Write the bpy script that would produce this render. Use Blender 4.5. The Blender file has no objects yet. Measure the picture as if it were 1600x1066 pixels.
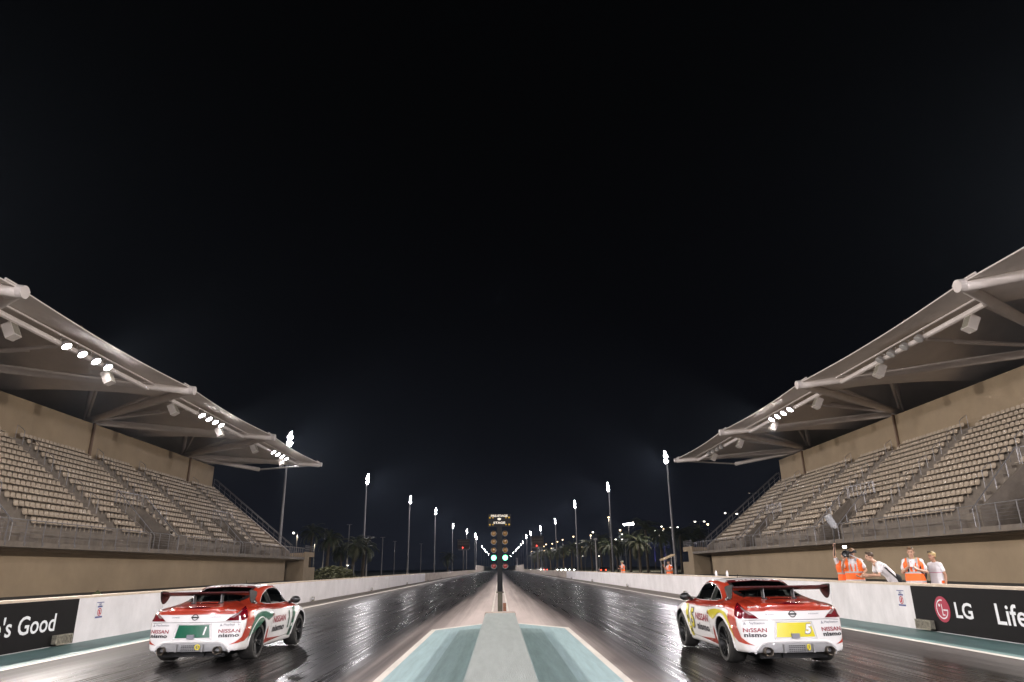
import bpy, bmesh, math, random
from mathutils import Vector, Matrix
from mathutils.bvhtree import BVHTree
random.seed(7)
SC = bpy.context.scene
COL = SC.collection
R = math.radians

# ------------------------------------------------------------------ camera
H_EYE = 1.58
cd = bpy.data.cameras.new('camera')
cam = bpy.data.objects.new('camera', cd)
COL.objects.link(cam)
cd.sensor_width = 36.0
cd.lens = 24.0
cd.clip_start = 0.1
cd.clip_end = 8000
def camera_matrix(yaw, pitch, roll):
    cy, sy, cp, sp = math.cos(yaw), math.sin(yaw), math.cos(pitch), math.sin(pitch)
    f = Vector((sy*cp, cy*cp, sp)); r = Vector((cy, -sy, 0)); u = r.cross(f)
    rt = math.cos(roll)*r - math.sin(roll)*u
    up = math.cos(roll)*u + math.sin(roll)*r
    m = Matrix((rt, up, -f)).transposed().to_4x4()
    m.translation = Vector((0, 0, H_EYE))
    return m
cam.matrix_world = camera_matrix(R(1.23619), R(18.3872), R(0.85))
SC.camera = cam

# ------------------------------------------------------------------ night sky
w = bpy.data.worlds.new('World')
SC.world = w
w.use_nodes = True
nt = w.node_tree
nt.nodes.clear()
out = nt.nodes.new('ShaderNodeOutputWorld')
bg = nt.nodes.new('ShaderNodeBackground')
tc = nt.nodes.new('ShaderNodeTexCoord')
sep = nt.nodes.new('ShaderNodeSeparateXYZ')
rp = nt.nodes.new('ShaderNodeValToRGB')
nt.links.new(tc.outputs['Generated'], sep.inputs[0])
nt.links.new(sep.outputs['Z'], rp.inputs[0])
nt.links.new(rp.outputs[0], bg.inputs[0])
nt.links.new(bg.outputs[0], out.inputs[0])
els = rp.color_ramp.elements
els[0].position = 0.0; els[0].color = (0.0058, 0.0062, 0.0098, 1)
els[1].position = 1.0; els[1].color = (0.0004, 0.0004, 0.0005, 1)
for p, c in ((0.06, (0.0037, 0.0039, 0.0064)), (0.16, (0.0017, 0.0018, 0.0028)), (0.34, (0.0010, 0.0010, 0.0014)), (0.6, (0.0006, 0.0006, 0.0007))):
    e = els.new(p); e.color = (*c, 1)
bg.inputs[1].default_value = 1.0
FL_ROOF, FL_MAST, FL_BACK = 17000, 21000, 46000      # watts of the floodlights
SC.view_settings.view_transform = 'Standard'
SC.view_settings.look = 'None'
SC.view_settings.exposure = 0.35
SC.view_settings.gamma = 1.0
SC.cycles.use_denoising = True
SC.cycles.sample_clamp_indirect = 4.0
SC.cycles.max_bounces = 8
SC.cycles.transparent_max_bounces = 16
SC.cycles.volume_bounces = 0

# ------------------------------------------------------------------ helpers
def tag(o, label=None, cat=None, group=None, kind=None):
    if label: o['label'] = label
    if cat: o['category'] = cat
    if group: o['group'] = group
    if kind: o['kind'] = kind
    return o
def thing(name, label, cat, loc=(0, 0, 0), rz=0.0, group=None):
    o = bpy.data.objects.new(name, None)
    o.empty_display_size = 0.2
    COL.objects.link(o)
    o.location = loc
    o.rotation_euler = (0, 0, rz)
    return tag(o, label, cat, group)
def dup(o, parent=None):
    c = o.copy()
    COL.objects.link(c)
    c.parent = parent
    for ch in [x for x in bpy.data.objects if x.parent == o]:
        dup(ch, c)
    return c

def M(name, col, rough=0.6, metal=0.0, noise=None, bump=None, coat=0.0, spec=0.5, scale=(1, 1, 1), trans=0.0):
    """noise = (scale, dark factor, light factor); bump = (scale, strength)"""
    m = bpy.data.materials.new(name)
    m.use_nodes = True
    t = m.node_tree
    b = t.nodes['Principled BSDF']
    b.inputs['Base Color'].default_value = (*col, 1)
    b.inputs['Roughness'].default_value = rough
    b.inputs['Metallic'].default_value = metal
    b.inputs['Specular IOR Level'].default_value = spec
    b.inputs['Coat Weight'].default_value = coat
    b.inputs['Coat Roughness'].default_value = 0.06
    if trans: b.inputs['Transmission Weight'].default_value = trans
    if noise or bump:
        c = t.nodes.new('ShaderNodeTexCoord')
        mp = t.nodes.new('ShaderNodeMapping')
        mp.inputs['Scale'].default_value = scale
        t.links.new(c.outputs['Object'], mp.inputs[0])
    if noise:
        n = t.nodes.new('ShaderNodeTexNoise')
        n.inputs['Scale'].default_value = noise[0]
        n.inputs['Detail'].default_value = 6
        n.inputs['Roughness'].default_value = 0.65
        t.links.new(mp.outputs[0], n.inputs[0])
        r = t.nodes.new('ShaderNodeValToRGB')
        r.color_ramp.elements[0].position = 0.3
        r.color_ramp.elements[1].position = 0.7
        r.color_ramp.elements[0].color = (*[min(1, x*noise[1]) for x in col], 1)
        r.color_ramp.elements[1].color = (*[min(1, x*noise[2]) for x in col], 1)
        t.links.new(n.outputs['Fac'], r.inputs[0])
        t.links.new(r.outputs[0], b.inputs['Base Color'])
    if bump:
        n2 = t.nodes.new('ShaderNodeTexNoise')
        n2.inputs['Scale'].default_value = bump[0]
        n2.inputs['Detail'].default_value = 4
        t.links.new(mp.outputs[0], n2.inputs[0])
        bp = t.nodes.new('ShaderNodeBump')
        bp.inputs['Strength'].default_value = bump[1]
        bp.inputs['Distance'].default_value = 0.02
        t.links.new(n2.outputs['Fac'], bp.inputs['Height'])
        t.links.new(bp.outputs[0], b.inputs['Normal'])
    return m
def E(name, col, strength, sample=True):
    m = bpy.data.materials.new(name)
    m.use_nodes = True
    b = m.node_tree.nodes['Principled BSDF']
    b.inputs['Base Color'].default_value = (*col, 1)
    b.inputs['Emission Color'].default_value = (*col, 1)
    b.inputs['Emission Strength'].default_value = strength
    if not sample: m.cycles.emission_sampling = 'NONE'
    return m

class MB:
    """collects geometry and links it as one mesh object"""
    def __init__(s, org=(0, 0, 0)):
        s.v = []; s.f = []; s.org = Vector(org); s.mi = []
    def add(s, vs, fs, mi=0):
        k = len(s.v)
        s.v += [Vector(p) - s.org for p in vs]
        s.f += [tuple(i + k for i in f) for f in fs]
        s.mi += [mi]*len(fs)
        return s
    def box(s, a, b, mi=0):
        x0, y0, z0 = a; x1, y1, z1 = b
        if x0 > x1: x0, x1 = x1, x0
        if y0 > y1: y0, y1 = y1, y0
        if z0 > z1: z0, z1 = z1, z0
        vs = [(x0, y0, z0), (x1, y0, z0), (x1, y1, z0), (x0, y1, z0), (x0, y0, z1), (x1, y0, z1), (x1, y1, z1), (x0, y1, z1)]
        return s.add(vs, [(3, 2, 1, 0), (4, 5, 6, 7), (0, 1, 5, 4), (1, 2, 6, 5), (2, 3, 7, 6), (3, 0, 4, 7)], mi)
    def obox(s, m, size, mi=0):
        x, y, z = [q/2 for q in size]
        vs = [m @ Vector(p) for p in ((-x, -y, -z), (x, -y, -z), (x, y, -z), (-x, y, -z), (-x, -y, z), (x, -y, z), (x, y, z), (-x, y, z))]
        return s.add(vs, [(3, 2, 1, 0), (4, 5, 6, 7), (0, 1, 5, 4), (1, 2, 6, 5), (2, 3, 7, 6), (3, 0, 4, 7)], mi)
    def quad(s, *p, mi=0):
        return s.add(p, [tuple(range(len(p)))], mi)
    def tube(s, pts, r, n=8, caps=True, mi=0, flat=1.0):
        pts = [Vector(p) for p in pts]
        rs = r if isinstance(r, (list, tuple)) else [r]*len(pts)
        vs = []; fs = []
        prev = None
        for i, p in enumerate(pts):
            if i == 0: d = pts[1] - p
            elif i == len(pts) - 1: d = p - pts[i-1]
            else: d = (pts[i+1] - p).normalized() + (p - pts[i-1]).normalized()
            d.normalize()
            if prev is None:
                a = Vector((0, 0, 1)) if abs(d.z) < 0.9 else Vector((1, 0, 0))
            else: a = prev
            u = (a - d*a.dot(d)).normalized()
            prev = u
            q = d.cross(u)
            for k in range(n):
                t = 2*math.pi*k/n
                vs.append(p + u*math.cos(t)*rs[i]*flat + q*math.sin(t)*rs[i])
        for i in range(len(pts) - 1):
            for k in range(n):
                k2 = (k+1) % n
                fs.append((i*n+k, i*n+k2, (i+1)*n+k2, (i+1)*n+k))
        if caps:
            fs.append(tuple(range(n-1, -1, -1)))
            fs.append(tuple(range((len(pts)-1)*n, len(pts)*n)))
        return s.add(vs, fs, mi)
    def lathe(s, prof, m=None, n=16, mi=0, closed=False):
        """prof = [(r, z)] turned round local z, placed with matrix m"""
        m = m or Matrix()
        vs = [m @ Vector((r*math.cos(2*math.pi*k/n), r*math.sin(2*math.pi*k/n), z)) for r, z in prof for k in range(n)]
        fs = []
        for i in range(len(prof) - 1):
            for k in range(n):
                k2 = (k+1) % n
                fs.append((i*n+k, i*n+k2, (i+1)*n+k2, (i+1)*n+k))
        if closed:
            L = len(prof) - 1
            for k in range(n):
                k2 = (k+1) % n
                fs.append((L*n+k, L*n+k2, k2, k))
        else:
            fs.append(tuple(range(n-1, -1, -1)))
            fs.append(tuple(range((len(prof)-1)*n, len(prof)*n)))
        return s.add(vs, fs, mi)
    def prism(s, poly, ext, mi=0):
        """poly: 3-D outline, ext: vector"""
        poly = [Vector(p) for p in poly]; e = Vector(ext); n = len(poly)
        vs = poly + [p + e for p in poly]
        fs = [tuple(range(n-1, -1, -1)), tuple(range(n, 2*n))]
        fs += [(i, (i+1) % n, n + (i+1) % n, n + i) for i in range(n)]
        return s.add(vs, fs, mi)
    def ball(s, c, r, n=10, m=6, mi=0, sc=(1, 1, 1)):
        c = Vector(c); vs = []; fs = []
        for i in range(m+1):
            a = math.pi*i/m
            for k in range(n):
                t = 2*math.pi*k/n
                vs.append(c + Vector((r*sc[0]*math.sin(a)*math.cos(t), r*sc[1]*math.sin(a)*math.sin(t), r*sc[2]*math.cos(a))))
        for i in range(m):
            for k in range(n):
                k2 = (k+1) % n
                fs.append((i*n+k, (i+1)*n+k, (i+1)*n+k2, i*n+k2))
        return s.add(vs, fs, mi)
    def build(s, name, mat, parent=None, smooth=False, weld=False):
        me = bpy.data.meshes.new(name)
        me.from_pydata([tuple(p) for p in s.v], [], s.f)
        for m in (mat if isinstance(mat, (list, tuple)) else [mat]): me.materials.append(m)
        if any(s.mi): me.polygons.foreach_set('material_index', s.mi)
        bm = bmesh.new(); bm.from_mesh(me)
        if weld: bmesh.ops.remove_doubles(bm, verts=bm.verts, dist=1e-5)
        bmesh.ops.recalc_face_normals(bm, faces=bm.faces)
        bm.to_mesh(me); bm.free()
        if smooth:
            me.polygons.foreach_set('use_smooth', [True]*len(me.polygons))
            try: me.set_sharp_from_angle(angle=R(38))
            except Exception: pass
        me.update()
        o = bpy.data.objects.new(name, me)
        COL.objects.link(o)
        if parent: o.parent = parent
        return o

def text_mesh(body, size=1.0, bold=0.0, shear=0.0, align='CENTER', space=1.0, extrude=0.0):
    """lettering as a list of verts and faces lying in the local xy plane"""
    cu = bpy.data.curves.new('lettering', 'FONT')
    cu.body = body; cu.size = size; cu.offset = bold; cu.shear = shear
    cu.align_x = align; cu.align_y = 'CENTER'; cu.space_character = space
    cu.extrude = extrude; cu.resolution_u = 3
    o = bpy.data.objects.new('lettering', cu)
    COL.objects.link(o)
    dg = bpy.context.evaluated_depsgraph_get()
    me = bpy.data.meshes.new_from_object(o.evaluated_get(dg))
    vs = [v.co.copy() for v in me.vertices]
    fs = [tuple(p.vertices) for p in me.polygons]
    bpy.data.objects.remove(o); bpy.data.meshes.remove(me); bpy.data.curves.remove(cu)
    return vs, fs
def fit(vs, width=None, height=None):
    """scale lettering to a given width and height, centred"""
    xs = [v.x for v in vs]; ys = [v.y for v in vs]
    cx, cy = (min(xs)+max(xs))/2, (min(ys)+max(ys))/2
    sx = width/(max(xs)-min(xs)) if width else None
    sy = height/(max(ys)-min(ys)) if height else sx
    if sx is None: sx = sy
    return [Vector(((v.x-cx)*sx, (v.y-cy)*sy, v.z)) for v in vs]
def spot(parent, loc, target, power, angle=100, blend=0.6, size=0.35, col=(1, .95, .9), name='floodlight_beam'):
    ld = bpy.data.lights.new(name, 'SPOT')
    ld.energy = power; ld.spot_size = R(angle); ld.spot_blend = blend; ld.shadow_soft_size = size; ld.color = col
    o = bpy.data.objects.new(name, ld)
    COL.objects.link(o)
    d = Vector(target) - Vector(loc)
    o.rotation_euler = d.to_track_quat('-Z', 'Y').to_euler()
    if parent:
        o.parent = parent
        o.location = Vector(loc) - parent.location
    else: o.location = loc
    return o
# ------------------------------------------------------------------ ground, strip and paint
m_ground = M('night grass', (0.030, 0.034, 0.014), 0.9, noise=(0.8, 0.5, 1.5), bump=(9, 0.6))
m_service = M('service road asphalt', (0.05, 0.048, 0.045), 0.85, noise=(2.5, 0.7, 1.3), bump=(40, 0.3))
m_white = M('road line paint', (0.74, 0.69, 0.64), 0.55, noise=(5, 0.78, 1.05), scale=(1, .15, 1))
m_teal = M('teal apron paint', (0.125, 0.225, 0.225), 0.5, noise=(1.6, 0.72, 1.2), scale=(1, .35, 1), bump=(60, .1))
m_teal2 = M('pale teal paint', (0.33, 0.455, 0.485), 0.55, noise=(3.5, 0.80, 1.08), scale=(3.5, .18, 1), bump=(40, .25))
m_teal3 = M('mid teal paint', (0.22, 0.31, 0.32), 0.55, noise=(3.0, 0.76, 1.12), scale=(3.5, .2, 1), bump=(40, .25))
m_apron = M('bare concrete apron', (0.20, 0.175, 0.155), 0.7, noise=(1.1, 0.6, 1.3), scale=(2, .12, 1), bump=(50, .15))

def strip_material():
    m = bpy.data.materials.new('rubbered drag strip')
    m.use_nodes = True
    t = m.node_tree; N = t.nodes; L = t.links
    b = N['Principled BSDF']
    c = N.new('ShaderNodeTexCoord')
    sp = N.new('ShaderNodeSeparateXYZ'); L.new(c.outputs['Object'], sp.inputs[0])
    def math_(op, a, bb=None, clamp=False):
        n = N.new('ShaderNodeMath'); n.operation = op; n.use_clamp = clamp
        for i, x in enumerate((a, bb)):
            if x is None: continue
            if isinstance(x, (int, float)): n.inputs[i].default_value = x
            else: L.new(x, n.inputs[i])
        return n.outputs[0]
    def noise(scale, detail, vec):
        mp = N.new('ShaderNodeMapping'); mp.inputs['Scale'].default_value = vec
        L.new(c.outputs['Object'], mp.inputs[0])
        n = N.new('ShaderNodeTexNoise'); n.inputs['Scale'].default_value = scale; n.inputs['Detail'].default_value = detail
        n.inputs['Roughness'].default_value = 0.62
        L.new(mp.outputs[0], n.inputs[0])
        return n.outputs['Fac']
    ax = math_('ABSOLUTE', sp.outputs['X'])
    yy = math_('MAXIMUM', sp.outputs['Y'], 4.0)
    wid = math_('MINIMUM', math_('ADD', math_('DIVIDE', 31.0, math_('ADD', yy, 3.0)), 0.45), 1.72)
    streak = noise(1.0, 8, (3.0, 0.035, 1))
    fine = noise(1.0, 6, (14.0, 0.12, 1))
    blot = noise(1.0, 5, (0.9, 0.10, 1))
    # bare concrete down the middle, feathering into rubber
    d = math_('SUBTRACT', math_('ADD', ax, math_('MULTIPLY', math_('SUBTRACT', streak, 0.5), 1.5)), wid)
    d = math_('ADD', d, math_('MULTIPLY', math_('SUBTRACT', fine, 0.5), 0.7))
    rub = math_('ADD', math_('DIVIDE', d, 1.5), 0.42, True)
    # rubber thins again beside the outer line
    e = math_('SUBTRACT', math_('ADD', ax, math_('MULTIPLY', math_('SUBTRACT', streak, 0.5), 2.6)), 7.0)
    outer = math_('MULTIPLY', math_('MULTIPLY', e, 0.6, True), 0.72)
    rub = math_('SUBTRACT', rub, outer, True)
    conc = N.new('ShaderNodeValToRGB'); L.new(blot, conc.inputs[0])
    conc.color_ramp.elements[0].position = .3; conc.color_ramp.elements[1].position = .72
    conc.color_ramp.elements[0].color = (0.40, 0.335, 0.32, 1); conc.color_ramp.elements[1].color = (0.56, 0.48, 0.46, 1)
    rc = N.new('ShaderNodeValToRGB'); L.new(streak, rc.inputs[0])
    rc.color_ramp.elements[0].position = .36; rc.color_ramp.elements[1].position = .72
    rc.color_ramp.elements[0].color = (0.005, 0.0048, 0.005, 1); rc.color_ramp.elements[1].color = (0.022, 0.019, 0.019, 1)
    mx = N.new('ShaderNodeMix'); mx.data_type = 'RGBA'
    dk = N.new('ShaderNodeMix'); dk.data_type = 'RGBA'
    L.new(math_('MULTIPLY', math_('SUBTRACT', ax, 3.5), 1.0, True), dk.inputs[0]); L.new(conc.outputs[0], dk.inputs[6]); dk.inputs[7].default_value = (0.085, 0.072, 0.070, 1)
    L.new(rub, mx.inputs[0]); L.new(dk.outputs[2], mx.inputs[6]); L.new(rc.outputs[0], mx.inputs[7])
    L.new(mx.outputs[2], b.inputs['Base Color'])
    ro = N.new('ShaderNodeMapRange')
    ro.inputs[1].default_value = .33; ro.inputs[2].default_value = .7; ro.inputs[3].default_value = .20; ro.inputs[4].default_value = .40
    L.new(fine, ro.inputs[0])
    rmix = N.new('ShaderNodeMix'); rmix.data_type = 'FLOAT'
    L.new(rub, rmix.inputs[0]); rmix.inputs[2].default_value = .85; L.new(ro.outputs[0], rmix.inputs[3])
    L.new(rmix.outputs[0], b.inputs['Roughness'])
    b.inputs['Specular IOR Level'].default_value = .35
    bp = N.new('ShaderNodeBump'); bp.inputs['Strength'].default_value = .24; bp.inputs['Distance'].default_value = .02
    big = noise(1.0, 3, (1.6, 0.9, 1))
    tiny = noise(1.0, 4, (26.0, 2.2, 1))
    L.new(math_('ADD', math_('MULTIPLY', tiny, 0.08), big), bp.inputs['Height'])
    L.new(bp.outputs[0], b.inputs['Normal'])
    return m
m_strip = strip_material()

def sheet(name, pts, mat):
    o = MB().quad(*pts).build(name, mat)
    return tag(o, kind='structure')
def rect(name, x0, x1, y0, y1, z, mat):
    return sheet(name, [(x0, y0, z), (x1, y0, z), (x1, y1, z), (x0, y1, z)], mat)
XL = 8.85          # outer painted line
XB = 10.35         # inner face of the barriers
rect('ground', -700, 700, -160, 2400, -0.03, m_ground)
rect('drag_strip', -XL, XL, -60, 1400, 0.0, m_strip)
for sx in (-1, 1):
    rect('painted_apron', sx*XL, sx*(XB+.1), -40, 31, 0.002, m_teal)
    rect('concrete_apron', sx*XL, sx*(XB+.1), 31, 1400, 0.0025, m_apron)
    rect('edge_line', sx*(XL-.16), sx*XL, -40, 1400, 0.006, m_white)
    rect('centre_line', sx*.26, sx*.34, 22.2, 1400, 0.006, m_white)
    # service road climbing gently from the barrier to the stand wall
    MBs = MB()
    MBs.quad((sx*10.72, -40, .12), (sx*29, -40, .58), (sx*29, 96, .58), (sx*10.72, 96, .12))
    tag(MBs.build('service_road', m_service), kind='structure')
# painted centre island: white border, pale teal stripes, mid teal panels
for sx in (-1, 1):
    P = lambda *q: [(sx*x, y, z) for x, y, z in q]
    sheet('island_border', P((.0, -4, .004), (1.95, -4, .004), (1.88, 20.3, .004), (.52, 22.3, .004), (0, 22.3, .004)), m_white)
    sheet('island_stripe', P((.0, -4, .008), (1.82, -4, .008), (1.75, 20.0, .008), (.5, 21.95, .008), (0, 21.95, .008)), m_teal2)
    sheet('island_panel', P((.0, -4, .012), (1.16, -4, .012), (1.10, 19.9, .012), (.5, 20.4, .012), (0, 20.4, .012)), m_teal3)

# raised concrete centre block in front of the lights
m_block = M('painted concrete block', (0.335, 0.365, 0.365), 0.6, noise=(3.2, 0.86, 1.06), scale=(2.5, .3, 1), bump=(30, .25))
m_cap = M('raw concrete cap', (0.46, 0.37, 0.32), 0.8, noise=(9, 0.55, 1.2), bump=(30, .3))
m_blockside = M('painted concrete side', (0.36, 0.43, 0.45), 0.6, noise=(1.8, 0.8, 1.1), bump=(30, .12))
t = thing('centre_block', 'long low grey concrete block on the painted island in front of the start lights', 'concrete block', (0, 12, 0))
b = MB(t.location)
def wedge(b, y0, y1, wt, wb, zt, zb=0.0):
    b.add([(-wb, y0, zb), (wb, y0, zb), (wb, y1, zb), (-wb, y1, zb), (-wt, y0, zt), (wt, y0, zt), (wt, y1, zt), (-wt, y1, zt)],
          [(3, 2, 1, 0), (4, 5, 6, 7), (0, 1, 5, 4), (1, 2, 6, 5), (2, 3, 7, 6), (3, 0, 4, 7)])
wedge(b, 2.5, 18.6, .37, .46, .5, 0.16)
b.build('block_body', m_block, t)
b = MB(t.location); wedge(b, 2.45, 18.7, .50, .54, .16); b.build('block_plinth', m_blockside, t)
b = MB(t.location); wedge(b, 18.6, 19.05, .385, .47, .512, 0.0); b.build('end_cap', m_cap, t)

# ------------------------------------------------------------------ barriers
def wall_white():
    m = M('white painted barrier', (0.74, 0.72, 0.75), 0.5, noise=(1.7, 0.80, 1.05), scale=(1, .6, .5), bump=(18, .12))
    return m
m_wallw = wall_white()
m_wallg = M('scuffed white barrier', (0.68, 0.66, 0.68), 0.6, noise=(1.3, 0.80, 1.08), scale=(1, 1.4, .7), bump=(18, .2))
m_wallc = M('bare concrete barrier', (0.47, 0.40, 0.34), 0.75, noise=(1.2, 0.7, 1.18), scale=(1, .6, 1.6), bump=(14, .25))
m_coping = M('barrier coping', (0.60, 0.50, 0.40), 0.6, noise=(3, 0.8, 1.1))
m_banner = M('black banner', (0.005, 0.004, 0.0046), 0.6, noise=(3, .85, 1.15), spec=.15)
m_letter = M('banner lettering white', (0.74, 0.76, 0.80), 0.5)
m_lgred = M('banner disc red', (0.36, 0.022, 0.055), 0.45)
m_signw = M('sign white', (0.66, 0.66, 0.70), 0.5)
m_signb = M('sign blue', (0.05, 0.06, 0.22), 0.5)
m_signr = M('sign red', (0.45, 0.05, 0.07), 0.5)
m_grille = M('weathered vent metal', (0.28, 0.26, 0.21), 0.6, .3, noise=(14, .5, 1.3))
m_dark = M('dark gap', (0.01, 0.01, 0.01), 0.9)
m_steel = M('galvanised steel', (0.42, 0.42, 0.43), 0.42, 0.7)

def barrier_face(sx, y, z, off=0.0):       # a point on the track face of a barrier
    return Vector((sx*(XB - off), y, z))
BZ = 1.07
def barrier(sx, y0, y1, mat, label, zt=BZ, joint=True, name='barrier_wall', cope=True):
    t = thing(name, label, 'barrier', (sx*XB, (y0+y1)/2, 0))
    b = MB(t.location)
    tk = .34
    b.add([(sx*XB, y0, 0), (sx*(XB+tk+.06), y0, 0), (sx*(XB+tk), y0, zt-.05), (sx*XB, y0, zt-.05),
           (sx*XB, y1, 0), (sx*(XB+tk+.06), y1, 0), (sx*(XB+tk), y1, zt-.05), (sx*XB, y1, zt-.05)],
          [(0, 1, 2, 3), (7, 6, 5, 4), (0, 4, 5, 1), (1, 5, 6, 2), (2, 6, 7, 3), (3, 7, 4, 0)])
    b.build('wall', mat, t)
    if cope:
        b = MB(t.location); b.box((sx*(XB-.012), y0, zt-.05), (sx*(XB+tk+.012), y1, zt)); b.build('coping', m_coping, t)
    return t
def on_wall(sx, vs, y, z, off):
    """lettering in the wall plane, reading from the track"""
    s = -1 if sx > 0 else 1      # left wall (sx<0): text runs towards +y; right wall: towards -y
    return [Vector((sx*(XB-off), y + s*v.x, z + v.y)) for v in vs]

for sx, side in ((-1, 'left'), (1, 'right')):
    w1 = barrier(sx, -40, 18.1, m_wallw, 'black bannered barrier beside the %s lane with pale coping' % side)
    b = MB(w1.location); b.box((sx*(XB-.022), -39, .02), (sx*(XB-.0005), 18.1, BZ-.055)); bn = b.build('banner', m_banner, w1)
    if sx < 0:
        words = (("Life's Good", 12.62, 17.47, .40, .0),)
        b = MB(w1.location)
        v, f = text_mesh("Life's Good", 1, .012)
        v = fit(v, 2.60, .40); b.add(on_wall(-1, v, 15.98, .545, .026), f); b.build('banner_lettering', m_letter, w1)
    else:
        b = MB(w1.location)
        v, f = text_mesh("LG", 1, .022); v = fit(v, .60, .34); b.add(on_wall(1, v, 16.16, .535, .026), f)
        v, f = text_mesh("Life's Good", 1, .012); v = fit(v, 2.95, .43); b.add(on_wall(1, v, 13.64, .54, .026), f)
        # line drawing on the disc: open ring, bar, dot and foot
        c = Vector((0, 16.93, .525)); rr = .215
        def ringpts(a0, a1, n, r): return [(r*math.cos(R(a0+(a1-a0)*i/n)), r*math.sin(R(a0+(a1-a0)*i/n))) for i in range(n+1)]
        def disc_pt(p): return Vector((XB-.034, c.y - p[0], c.z + p[1]))
        a = ringpts(75, 355, 30, rr); a2 = ringpts(75, 355, 30, rr-.028)
        for i in range(30): b.quad(disc_pt(a[i]), disc_pt(a[i+1]), disc_pt(a2[i+1]), disc_pt(a2[i]))
        for x0, y0_, x1, y1_ in ((.04, -.030, rr, 0.0), (-.012, -.11, .016, .115), (-.012, -.138, .085, -.11)):
            b.quad(disc_pt((x0, y0_)), disc_pt((x1, y0_)), disc_pt((x1, y1_)), disc_pt((x0, y1_)))
        dd = ringpts(0, 360, 12, .035)[:-1]
        b.quad(*[disc_pt((x-.085, y+.085)) for x, y in dd])
        b.build('banner_lettering', m_letter, w1)
        b = MB(w1.location); dd = ringpts(0, 360, 40, .285)[:-1]
        b.prism([Vector((XB-.030, c.y-x, c.z+y)) for x, y in dd], (.007, 0, 0)); b.build('banner_disc', m_lgred, w1)
    # vent box at the foot of the banner
    y0 = 17.25 if sx < 0 else 17.35
    g = thing('wall_vent', 'rusty grey vent box at the foot of the %s banner' % side, 'vent', (sx*XB, y0+.3, 0), group='vent boxes at the foot of the barriers')
    b = MB(g.location)
    for q in ((y0, y0+.04, .03, .22), (y0+.6, y0+.64, .03, .22), (y0, y0+.64, .22, .25), (y0, y0+.64, .03, .06)):
        b.box((sx*(XB-.13), q[0], q[2]), (sx*(XB-.025), q[1], q[3]))
    b.build('vent_frame', m_grille, g)
    b = MB(g.location)
    b.box((sx*(XB-.09), y0+.04, .06), (sx*(XB-.026), y0+.6, .22))
    for k in range(9): b.box((sx*(XB-.12), y0+.07+k*.058, .06), (sx*(XB-.09), y0+.095+k*.058, .22))
    b.build('grille', m_grille, g)
    # painted white walls then bare concrete
    w2 = barrier(sx, 18.1, 22.6, m_wallg if sx > 0 else m_wallw, 'white painted barrier with a small warning notice beside the %s car' % side)
    b = MB(w2.location)
    sy = 18.45 if sx > 0 else 18.92
    w_, h_ = .36, .42
    b.box((sx*(XB-.006), sy, .50), (sx*(XB-.0005), sy+w_, .90)); n = b.build('warning_notice', m_signw, w2)
    b = MB(w2.location)
    for dy, z0, z1, ww in ((0.02, .875, .893, .32), (.02, .512, .55, .32)):
        b.box((sx*(XB-.010), sy+dy, z0), (sx*(XB-.0065), sy+dy+ww, z1))
    v, f = text_mesh('NO', 1, .03); v = fit(v, None, .055); b.add(on_wall(sx, v, sy+.18, .835, .010), f)
    b.box((sx*(XB-.010), sy+.07, .765), (sx*(XB-.0065), sy+.29, .80))
    b.build('notice_print', m_signb, n)
    b = MB(w2.location)
    for i in range(20):
        q = [(r*math.cos(2*math.pi*k/20), r*math.sin(2*math.pi*k/20)) for k in (i, i+1) for r in (.095, .072)]
        b.quad(*[Vector((sx*(XB-.012), sy+.18+q[j][0], .655+q[j][1])) for j in (0, 2, 3, 1)])
    b.quad(*[Vector((sx*(XB-.0125), sy+.18+p[0], .655+p[1])) for p in ((-.07, .05), (-.05, .07), (.07, -.05), (.05, -.07))])
    b.quad(*[Vector((sx*(XB-.0115), sy+.18+p[0], .655+p[1])) for p in ((-.03, -.05), (.03, -.05), (.03, .04), (-.03, .04))])
    b.build('prohibition_ring', m_signr, n)
    yw = 100 if sx < 0 else 112
    barrier(sx, 22.62, 60, m_wallw, 'near stretch of plain white barrier along the %s lane' % side)
    barrier(sx, 60.02, yw, m_wallw, 'far stretch of plain white barrier along the %s lane' % side)
    ys = [yw + .02, 128, 152, 180, 215, 255, 300, 345]
    for i in range(len(ys)-1):
        barrier(sx, ys[i]+.06, ys[i+1], m_wallc, 'bare tan concrete barrier far down the %s lane' % side, cope=False).update_tag()
    for o in [x for x in bpy.data.objects if x.parent is None and x.get('label', '').startswith('bare tan') and side in x['label']]:
        o['group'] = 'bare concrete barriers down the %s lane' % side
    # taller wall at the far end
    hw = thing('end_wall', 'tall tan concrete wall rising at the far end of the %s lane' % side, 'wall', (sx*XB, 500, 0))
    b = MB(hw.location)
    b.add([(sx*(XB-.02), 318, 0), (sx*(XB-.02), 326, 3.0), (sx*(XB-.02), 900, 3.0), (sx*(XB-.02), 900, 0),
           (sx*(XB+.5), 318, 0), (sx*(XB+.5), 326, 3.0), (sx*(XB+.5), 900, 3.0), (sx*(XB+.5), 900, 0)],
          [(0, 1, 2, 3), (7, 6, 5, 4), (0, 4, 5, 1), (1, 5, 6, 2), (2, 6, 7, 3), (3, 7, 4, 0)])
    b.build('wall', m_wallc, hw)
    # little marker posts at the foot of the barrier
    for k, yy in enumerate((26.5, 40, 58, 80, 103, 126)):
        p = thing('marker_post', 'small grey marker box at the foot of the %s white barrier' % side, 'marker', (sx*(XB-.14), yy, 0), group='small markers at the foot of the %s barrier' % side)
        MB().box((-.07, -.06, .02), (.07, .06, .24)).box((-.09, -.08, .0), (.09, .08, .03)).build('marker_box', m_grille, p)
        MB().box((-.05, -.068, .10), (.05, -.061, .20)).build('lens', m_signw, p)

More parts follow.
